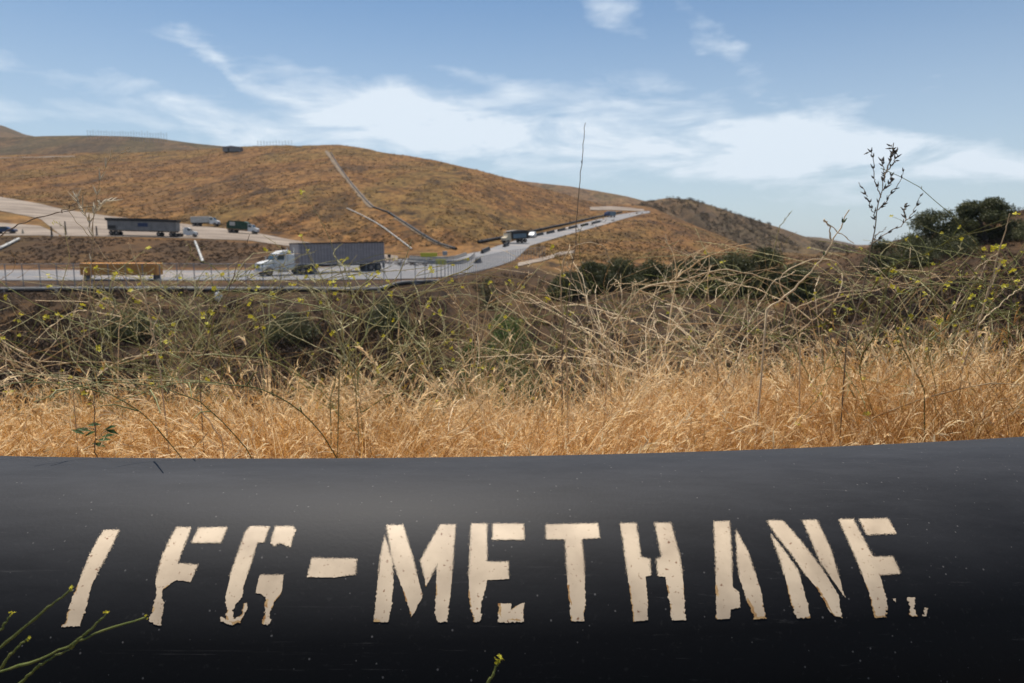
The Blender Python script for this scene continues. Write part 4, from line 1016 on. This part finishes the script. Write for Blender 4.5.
def tangle(name, label, n, pxr, yr, Hr, m, seed, fl, dry, cat, weight=None, flr=.0055):
    g_ = np.random.default_rng(seed); pol, fp = [], []
    for k in range(n):
        for _ in range(20):
            px = g_.uniform(*pxr)
            if weight is None or g_.uniform() < np.interp(px, weight[0], weight[1]): break
        Y = g_.uniform(*yr); x = (px-512)/F*Y*1.03
        a, b_ = weed((x, Y, near_z(x, Y)), g_.uniform(*Hr), g_, int(g_.integers(6, 12)), g_.uniform(.0014, .0029), 1.0, dry, fl); pol += a; fp += b_
    V, Q, T = tubes(pol, 3); o = np_mesh(name, V, Q, m, tint=T); tag(o, label, cat, kind='stuff')
    if fp: flowers_mesh('yellow_blossom', fp, flr, o, seed, 3)
    return o
tangle('mustard_tangle', 'green tangle of wild mustard stems with small yellow flowers on the left', 36, (-60,540), (2.2,3.4), (.75,1.15), M['stem_green'], 101, .24, False, 'weeds', ([-60,60,200,330,440,540],[.5,.5,.8,1,.6,.4]), .0075)
tangle('dry_stalk_tangle', 'dry tan stalks knotted together behind the golden grass', 38, (-60,1090), (2.1,3.4), (.6,1.05), M['stem_dry'], 102, .0, True, 'weeds', ([-60,200,400,560,700,1090],[.5,.45,.5,1,1,.7]))
tangle('mustard_tangle', 'yellow flowered mustard tangle at the right end', 19, (780,1110), (2.0,3.2), (.65,1.0), M['stem_green'], 103, .45, False, 'weeds', ([780,880,1110],[.3,.8,1]))
tangle('mustard_tangle', 'sparser green mustard stems among tan stalks in the middle', 16, (500,850), (2.2,3.3), (.6,1.0), M['stem_green'], 104, .08, False, 'weeds')

# traced single plants --------------------------------------------------------
def stems_obj(name, parent, lines, m, r=.002, tint=.6, knob=0.0, seed=0):
    g_ = np.random.default_rng(seed); pol = []
    for pts in lines:
        s = np.asarray(pts); rad = np.linspace(r, r*.45, len(s))*(1+knob*g_.uniform(-1, 1, len(s))); pol.append((s, rad, tint+g_.uniform(-.2,.2)))
    V, Q, T = tubes(pol, 5); return np_mesh(name, V, Q, m, parent, T)
def traced(pxs, Y, n=26, wob=.0015, seed=0, dy=0.0):
    g_ = np.random.default_rng(seed); k = len(pxs)
    s = spline([P(px, r, Y + dy*i/(max(1, k-1))) for i, (px, r) in enumerate(pxs)], n); s += g_.normal(0, wob, s.shape); return s
def to_ground(pxs, Y):
    """continue the first point down to the soil"""
    a = P(*pxs[0], Y); b_ = P(*pxs[1], Y); z = near_z(a.x, Y); d_ = (a-b_); t = min(.5, (a.z-z)/max(.05, abs(d_.z))*.35)
    return Vector((a.x + d_.x*t, Y, z))
def plant(name, label, cat, Y, lines, m, r=.002, knob=0., flowers=(), seeds=None, part='stem', seed=0, extra=None, root=True):
    g = to_ground(lines[0], Y) if root else P(*lines[0][0], Y)
    o = empty(name, tuple(g), label=label, cat=cat); G = np.array(tuple(g)); ls = []
    for i, l in enumerate(lines):
        s = traced(l, Y, seed=seed+i, dy=.04*(i % 3 - 1))
        if i == 0 and root: s = np.concatenate([spline([g, g.lerp(Vector(s[0]), .5)+Vector((.006,0,0)), Vector(s[0])], 8)[:-1], s])
        ls.append(s - G)
    for l in ls: stems_obj(part, o, [l], m, r if l is ls[0] else r*.65, knob=knob, seed=seed)
    if flowers: 
        for p in flowers: flowers_mesh('flower', [np.array(tuple(P(p[0], p[1], Y)))-G], .006, o, seed+int(p[0]), 4)
    if seeds:
        sm, size, gap, which = seeds; g_ = np.random.default_rng(seed)
        for i in which:
            l = ls[i]; mb = MB()
            for k in range(2 if i else len(l)//2, len(l)-1, gap):
                for s_ in (-1, 1):
                    if g_.uniform() < .25: continue
                    d_ = Vector(l[k+1]-l[k-1]).normalized(); sd = Vector((s_,g_.uniform(-.6,.6),0)); q = (d_*1.1 + sd*.55).normalized(); a = Vector(l[k]); b_ = a + q*size*.5; c_ = a + q*size*g_.uniform(1.2, 1.7)
                    fat = .11 if sm is M['oat'] else .25; mb.cyl(a, b_, .0006, 5, size*fat); mb.cyl(b_, c_, size*fat, 5, .0004)
            if mb.V: mb.build('seed_pods', sm, o)
    return o
plant('tall_grass_stalk', 'lone very tall thin dark stalk reaching into the sky near the middle', 'plant', 1.9, [[(562,345),(569,300),(574,250),(579,190),(583,150),(585,122)]], M['stem_brown'], .0018, seeds=(M['seed'], .006, 9, (0,)), seed=1)
plant('seedy_weed', 'tall branching weed with dark seed pods standing against the sky', 'plant', 1.7,
      [[(846,345),(858,310),(867,270),(873,240),(877,212),(882,190),(889,165),(894,142)],
       [(873,240),(877,235),(886,228)], [(876,222),(871,208),(866,196),(860,182)], [(878,210),(885,203),(892,192),(900,182),(904,170)], [(881,196),(877,186),(874,176),(872,155),(868,152)],
       [(885,182),(884,168),(882,158)], [(887,172),(895,160),(897,150)], [(872,243),(890,232),(905,222),(914,210),(921,194)], [(906,220),(904,210),(906,203)], [(890,163),(893,152),(891,145)], [(883,190),(890,183),(893,174)]],
      M['stem_brown'], .0021, seeds=(M['seed'], .0085, 3, (0,2,3,4,5,6,7,8,9,10)), seed=2)
plant('dry_weed', 'thick pale tan stem slanting up to a green bud left of the seedy weed', 'plant', 1.75,
      [[(765,310),(790,292),(815,268),(832,244),(848,210)], [(832,244),(828,225),(824,220),(838,232),(855,243)]], M['stem_dry'], .0032, .25, seeds=(M['leaf_green'], .011, 7, (0,)), seed=3)
plant('dry_weed', 'tan arching stem bending over before the bush belt', 'plant', 1.9, [[(566,330),(560,290),(566,255),(585,243),(603,247),(613,266)], [(566,262),(572,275),(580,300)]], M['stem_dry'], .0024, .2, seed=4)
plant('dry_weed', 'long pale stem sweeping right across the bush belt', 'plant', 1.95, [[(610,330),(640,290),(683,280),(720,270),(752,274),(790,290),(815,312)], [(690,280),(685,262),(683,250),(700,265),(728,286),(742,312)], [(640,290),(670,302),(700,312),(745,318)]], M['stem_dry'], .0026, .3, seed=5)
plant('dry_weed', 'tangled pale stem looping down at the right of the bush belt', 'plant', 1.85, [[(800,350),(792,310),(780,280),(805,262),(835,262),(850,285),(856,315)], [(792,310),(815,300),(845,292),(880,290)]], M['stem_dry'], .0022, .3, seed=6)
plant('mustard_plant', 'straight tan stalk with yellow flowers rising at the right edge', 'plant', 1.7, [[(962,370),(978,325),(992,280),(1003,240),(1010,214)], [(985,300),(1000,262),(985,262),(975,270)], [(978,325),(1005,300),(1030,280)]], M['stem_dry'], .0024, .15, flowers=((996,247),(1003,262),(998,270),(1012,271),(1016,282),(983,250)), seed=7)
plant('mustard_plant', 'long horizontal mustard branches with yellow flowers low at the right', 'plant', 1.6, [[(925,390),(900,340),(893,300),(930,285),(975,283),(1030,292)], [(893,300),(870,296),(850,300),(820,310)], [(930,340),(960,318),(1000,312),(1035,318)]], M['stem_green'], .0022, .3, flowers=((893,286),(905,292),(948,284),(970,296),(990,300),(940,322),(912,318),(1005,285)), seed=8)
plant('mustard_plant', 'thin leaning mustard stem with one yellow flower above the trailer', 'plant', 1.8, [[(352,330),(345,285),(330,240),(318,215),(303,193)]], M['stem_green'], .0013, .1, flowers=((302,192),), seed=9)
plant('mustard_plant', 'pale mustard stem slanting right to a yellow flower below the fence', 'plant', 1.8, [[(340,370),(375,325),(410,300),(449,283)], [(410,300),(385,290),(378,277)]], M['stem_green'], .0020, .2, flowers=((451,281),(378,274)), seed=10)
plant('mustard_plant', 'upright white stemmed mustard with yellow flowers in front of the trailer', 'plant', 1.85, [[(330,400),(345,350),(370,310),(398,275),(412,240)], [(345,350),(322,310),(308,275)], [(370,310),(352,290),(343,262)], [(345,350),(318,330),(300,295)]], M['stem_green'], .0022, .2, flowers=((310,270),(343,262),(352,277),(385,287),(329,283),(300,300)), seed=11)
plant('wild_oat', 'wild oat with pale drooping husks against the left hillside', 'grass stalk', 1.6, [[(72,380),(86,320),(92,262),(94,215),(100,180),(110,160),(130,148)], [(92,235),(84,212),(74,196)], [(94,215),(100,205),(112,200)]], M['stem_dry'], .0013, seeds=(M['oat'], .017, 2, (0,1,2)), seed=12)
plant('dry_weed', 'brown diagonal stem crossing the dirt yard at the left', 'plant', 1.6, [[(-40,300),(-10,245),(25,222),(62,212),(92,206)], [(62,212),(80,200),(86,192)]], M['stem_brown'], .0018, .3, seed=13)
plant('dry_weed', 'white dry stem standing in front of the ochre skip', 'plant', 1.7, [[(160,370),(152,330),(146,300),(136,262),(128,242)], [(146,300),(128,282),(110,262),(82,228),(55,195)], [(152,330),(160,310),(155,295)]], M['stem_dry'], .0021, .3, seed=14)
plant('dry_weed', 'crooked stems crossing in front of the cab of the semi truck', 'plant', 1.8, [[(200,370),(212,325),(228,292),(238,262),(250,235)], [(228,292),(262,272),(300,262)], [(212,325),(190,295),(178,262)]], M['stem_brown'], .0017, .3, seed=15)
plant('dry_weed', 'bleached loop of stem hanging above the grass on the left', 'plant', 1.6, [[(222,440),(205,415),(187,396),(183,378),(196,370)], [(187,396),(178,372),(190,350),(205,332)]], M['stem_dry'], .0022, .2, seed=16)
# leafy sprig in the grass at the left
sp = plant('leafy_weed', 'small dark leafy weed sprig in the golden grass at the left', 'plant', 1.45, [[(96,455),(95,430),(94,400),(92,375)], [(95,430),(85,428),(78,432)], [(96,440),(105,432),(112,436)]], M['stem_brown'], .0016, seed=17)
G = np.array(tuple(sp.location)); lv = MB(); g_ = np.random.default_rng(3)
for px, row in ((78,432),(84,430),(90,434),(108,436),(112,432),(104,440),(94,425),(99,445),(110,428)):
    c_ = Vector(tuple(np.array(tuple(P(px, row, 1.45)))-G)); t = g_.uniform(-.6,.6); u = Vector((math.cos(t), .3, math.sin(t)))*.014; v = Vector((-.2*math.sin(t), .8, .5))*.006
    b0 = len(lv.V); lv.V += [tuple(c_-u), tuple(c_-v+Vector((0,0,.002))), tuple(c_+u), tuple(c_+v+Vector((0,0,.002)))]; lv.Fc.append((b0,b0+1,b0+2,b0+3))
lv.build('leaf', M['leaf_green'], sp)
# sprigs between the camera and the pipe
def front_stem(label, Y, lines, tips, r, seed):
    g = P(*lines[0][0], Y); root = Vector((g.x-.05, Y+.02, -.9)); o = empty('mustard_sprig', tuple(root), label=label, cat='plant'); G = np.array(tuple(root))
    for i, l in enumerate(lines):
        s = traced(l, Y, 20, .0004, seed+i)
        if i == 0: s = np.concatenate([spline([root, root.lerp(Vector(s[0]), .6)+Vector((-.01,0,0)), Vector(s[0])], 8)[:-1], s])
        stems_obj('stem', o, [s-G], M['stem_front'], r if i == 0 else r*.8, .3, .22, seed)
    V, Q = [], []
    for (px, row, s_) in tips: flowers_mesh('flower', [np.array(tuple(P(px, row, Y)))-G], s_, o, seed+px, 5)
M['stem_front'] = mat('fresh_stem', (.10,.13,.025), .5, (.2,.21,.06), 90, transl=.25)
front_stem('green mustard sprig with two forked tips low in front of the letter F', .52, [[(-30,690),(0,672),(50,655),(95,634),(145,618)], [(70,648),(92,628),(107,613)], [(20,683),(45,662),(70,650)]], [(107,612,.0013),(146,617,.0012)], .0017, 20)
front_stem('green mustard stem with a pale bud in front of the letter L', .50, [[(-20,662),(0,648),(35,618),(55,602),(70,590)], [(-8,680),(15,650),(29,639)], [(-15,645),(0,630),(11,615)]], [(70,589,.0017),(11,614,.0014),(29,638,.0013)], .0016, 21)
front_stem('short stem with a bright yellow flower below the letter E', .50, [[(478,720),(488,685),(494,672),(499,660)]], [(500,657,.0026),(498,661,.0022)], .0017, 22)
# thin stems nodding over the pipe, their shadows fall on its top
g_ = np.random.default_rng(8)
for px, sx, lab in ((120,1,'thin nodding stem leaning over the pipe above the letter F'),(215,1.3,'thin nodding stem leaning over the pipe above the letter G'),(40,.8,'thin nodding stem leaning over the pipe at the left picture edge')):
    x = (px-512)/F*.95; root = np.array([x+.10*sx, 1.36, -.9]); o = empty('nodding_stem', tuple(root), label=lab, cat='plant')
    m_ = spline([root, (x+.09*sx,1.27,-.52), (x+.05*sx,1.10,-.275), (x-.02*sx,.95,-.195), (x-.08*sx,.87,-.205)], 30); m_ = m_ + g_.normal(0,.0008,m_.shape)
    ls_ = [m_-root]
    for k_ in (14,18,22,25):
        d_ = np.array([g_.uniform(-.05,.05), g_.uniform(-.06,-.01), g_.uniform(-.02,.03)]); ls_.append(np.array([m_[k_], m_[k_]+d_*.6+[0,0,.006], m_[k_]+d_])-root)
    stems_obj('stem', o, ls_, M['stem_green'], .0013, .5, .2, int(px))
print('weeds done')

# ------------------------------------------------------------------ haze
HAZE = True
if HAZE:
    hz = MB().box((0, 1900, 120), (12000, 4300, 340)).build('haze', bpy.data.materials.new('pale_haze')); tag(hz, 'thin pale haze in the air', 'haze', kind='stuff')
    N, L = nodes(hz.data.materials[0]); N.remove(N['Principled BSDF']); v = N.new('ShaderNodeVolumePrincipled'); v.inputs['Color'].default_value = (.88,.93,1,1)
    v.inputs['Density'].default_value = .00006; v.inputs['Anisotropy'].default_value = .0; L.new(v.outputs[0], N['Material Output'].inputs['Volume'])

# ------------------------------------------------------------------ light
SUN_EL, SUN_AZ = 69.0, -24.0          # azimuth from +Y, negative to the left
w = bpy.data.worlds.new('World'); SC.world = w; w.use_nodes = True; N, L = w.node_tree.nodes, w.node_tree.links
bg = N['Background']; sky = N.new('ShaderNodeTexSky'); sky.sky_type = 'NISHITA'; sky.sun_disc = False
sky.sun_elevation = R_(SUN_EL); sky.sun_rotation = R_(SUN_AZ); sky.air_density = 1.15; sky.dust_density = .9; sky.ozone_density = 1.6; sky.altitude = 300
STR = .053
def nm(op, a, b_=None, c_=None):
    x = N.new('ShaderNodeMath'); x.operation = op
    for k, v in enumerate((a, b_, c_)):
        if v is None: continue
        if isinstance(v, (int, float)): x.inputs[k].default_value = v
        else: L.new(v, x.inputs[k])
    return x.outputs[0]
tc = N.new('ShaderNodeTexCoord'); sp_ = N.new('ShaderNodeSeparateXYZ'); L.new(tc.outputs['Generated'], sp_.inputs[0])
azm = nm('ARCTAN2', sp_.outputs[0], sp_.outputs[1]); el = nm('ARCSINE', sp_.outputs[2])
cb = N.new('ShaderNodeCombineXYZ'); L.new(azm, cb.inputs[0]); L.new(el, cb.inputs[1])
def wn(scale, st, rot=0, det=8, rough=.6, dist=0., off=(0,0,0)):
    mp = N.new('ShaderNodeMapping'); mp.inputs['Scale'].default_value = st; mp.inputs['Rotation'].default_value = (0,0,rot); mp.inputs['Location'].default_value = off
    L.new(cb.outputs[0], mp.inputs[0]); n_ = N.new('ShaderNodeTexNoise'); n_.inputs['Scale'].default_value = scale; n_.inputs['Detail'].default_value = det; n_.inputs['Roughness'].default_value = rough; n_.inputs['Distortion'].default_value = dist
    L.new(mp.outputs[0], n_.inputs[0]); return n_.outputs['Fac']
def mr(v, a, b_, c_=0., d_=1.):
    r = N.new('ShaderNodeMapRange'); r.interpolation_type = 'SMOOTHSTEP'; r.inputs[1].default_value = a; r.inputs[2].default_value = b_; r.inputs[3].default_value = c_; r.inputs[4].default_value = d_; L.new(v, r.inputs[0]); return r.outputs[0]
warpx = nm('MULTIPLY', nm('SUBTRACT', wn(3.5, (1,1.6,1), off=(3,1,0)), .5), .22); warpy = nm('MULTIPLY', nm('SUBTRACT', wn(4.5, (1,1.5,1), off=(7,5,0)), .5), .13)
wx = nm('ADD', azm, warpx); wy = nm('ADD', el, warpy)
def blob(px, row, rx, ry, ang, amp):
    d_ = P(px, row, 1.0).normalized(); a0 = math.atan2(d_.x, d_.y); e0 = math.asin(d_.z); c_, s_ = math.cos(R_(ang)), math.sin(R_(ang)); rx /= F; ry /= F
    dx = nm('SUBTRACT', wx, a0); dy = nm('SUBTRACT', wy, e0)
    u = nm('DIVIDE', nm('ADD', nm('MULTIPLY', dx, c_), nm('MULTIPLY', dy, s_)), rx); v = nm('DIVIDE', nm('SUBTRACT', nm('MULTIPLY', dy, c_), nm('MULTIPLY', dx, s_)), ry)
    return nm('MULTIPLY', nm('EXPONENT', nm('MULTIPLY', nm('ADD', nm('MULTIPLY', u, u), nm('MULTIPLY', v, v)), -1.0)), amp)
bl_ = [blob(250,84,70,9,-18,.40), blob(380,108,120,22,-14,.7), blob(480,74,55,10,-14,.45), blob(590,108,220,38,-3,.66), blob(600,160,300,36,0,.72), blob(360,130,130,26,0,.45), blob(760,150,130,26,0,.45),
       blob(612,14,36,14,-35,.85), blob(725,40,52,13,-28,.75), blob(850,112,70,12,24,.32), blob(960,70,120,16,26,.18), blob(960,165,130,10,-4,.55), blob(860,150,110,16,0,.6),
       blob(70,80,110,12,-14,.42), blob(190,60,70,7,-20,.35), blob(90,118,260,44,0,.40), blob(940,200,200,40,0,.3), blob(180,125,260,25,0,.30), blob(860,195,220,30,0,.25)]
s_ = bl_[0]
for q in bl_[1:]: s_ = nm('ADD', s_, q)
nz1 = mr(wn(5.5, (1,3.6,1), R_(12), 9, .60, .55), .27, .74, .28, 1.12); nz2 = mr(wn(17, (1,5.5,1), R_(-24), 8, .64, .4), .28, .72, .80, 1.08)
cl = nm('MINIMUM', nm('MULTIPLY', nm('MULTIPLY', s_, nz1), nz2), .92)
elsew = nm('MULTIPLY', mr(wn(2.2, (1,2.2,1), .3, 7, .6, .5), .5, .75), nm('GREATER_THAN', el, .42)); cl = nm('MAXIMUM', cl, nm('MULTIPLY', elsew, .3))
veil = mr(el, 0.0, .42, .50, .03)
cl = nm('MAXIMUM', cl, veil)
mx = N.new('ShaderNodeMix'); mx.data_type = 'RGBA'; L.new(cl, mx.inputs[0]); tint_ = N.new('ShaderNodeMix'); tint_.data_type = 'RGBA'; tint_.blend_type = 'MULTIPLY'; tint_.inputs[0].default_value = 1; tint_.inputs[7].default_value = (.72,1.08,1.34,1); L.new(sky.outputs[0], tint_.inputs[6]); L.new(tint_.outputs[2], mx.inputs[6]); mx.inputs[7].default_value = (12.0, 13.3, 14.6, 1)
L.new(mx.outputs[2], bg.inputs[0]); bg.inputs[1].default_value = STR
sun = bpy.data.lights.new('sun', 'SUN'); sun.energy = 5.0; sun.angle = R_(.53); sun.color = (1, .93, .84)
so = link(bpy.data.objects.new('sun', sun))
sd = Vector((math.sin(R_(SUN_AZ))*math.cos(R_(SUN_EL)), math.cos(R_(SUN_AZ))*math.cos(R_(SUN_EL)), math.sin(R_(SUN_EL))))
so.rotation_euler = sd.to_track_quat('Z', 'Y').to_euler(); so.location = (0,0,200)

cam = bpy.data.cameras.new('camera'); cam.sensor_width = 36; cam.lens = 36*F/1024; cam.clip_start = .02; cam.clip_end = 20000
co = link(bpy.data.objects.new('camera', cam)); co.rotation_euler = (math.pi/2 - PITCH, 0, 0); SC.camera = co
cam.dof.use_dof = True; cam.dof.focus_distance = .95; cam.dof.aperture_fstop = 9.5
SC.view_settings.view_transform = 'Standard'; SC.view_settings.look = 'None'; SC.view_settings.exposure = .36; SC.view_settings.gamma = 1
try: SC.view_settings.use_curve_mapping = False
except Exception: pass
SC.cycles.volume_bounces = 0; SC.cycles.max_bounces = 6; SC.cycles.transparent_max_bounces = 8
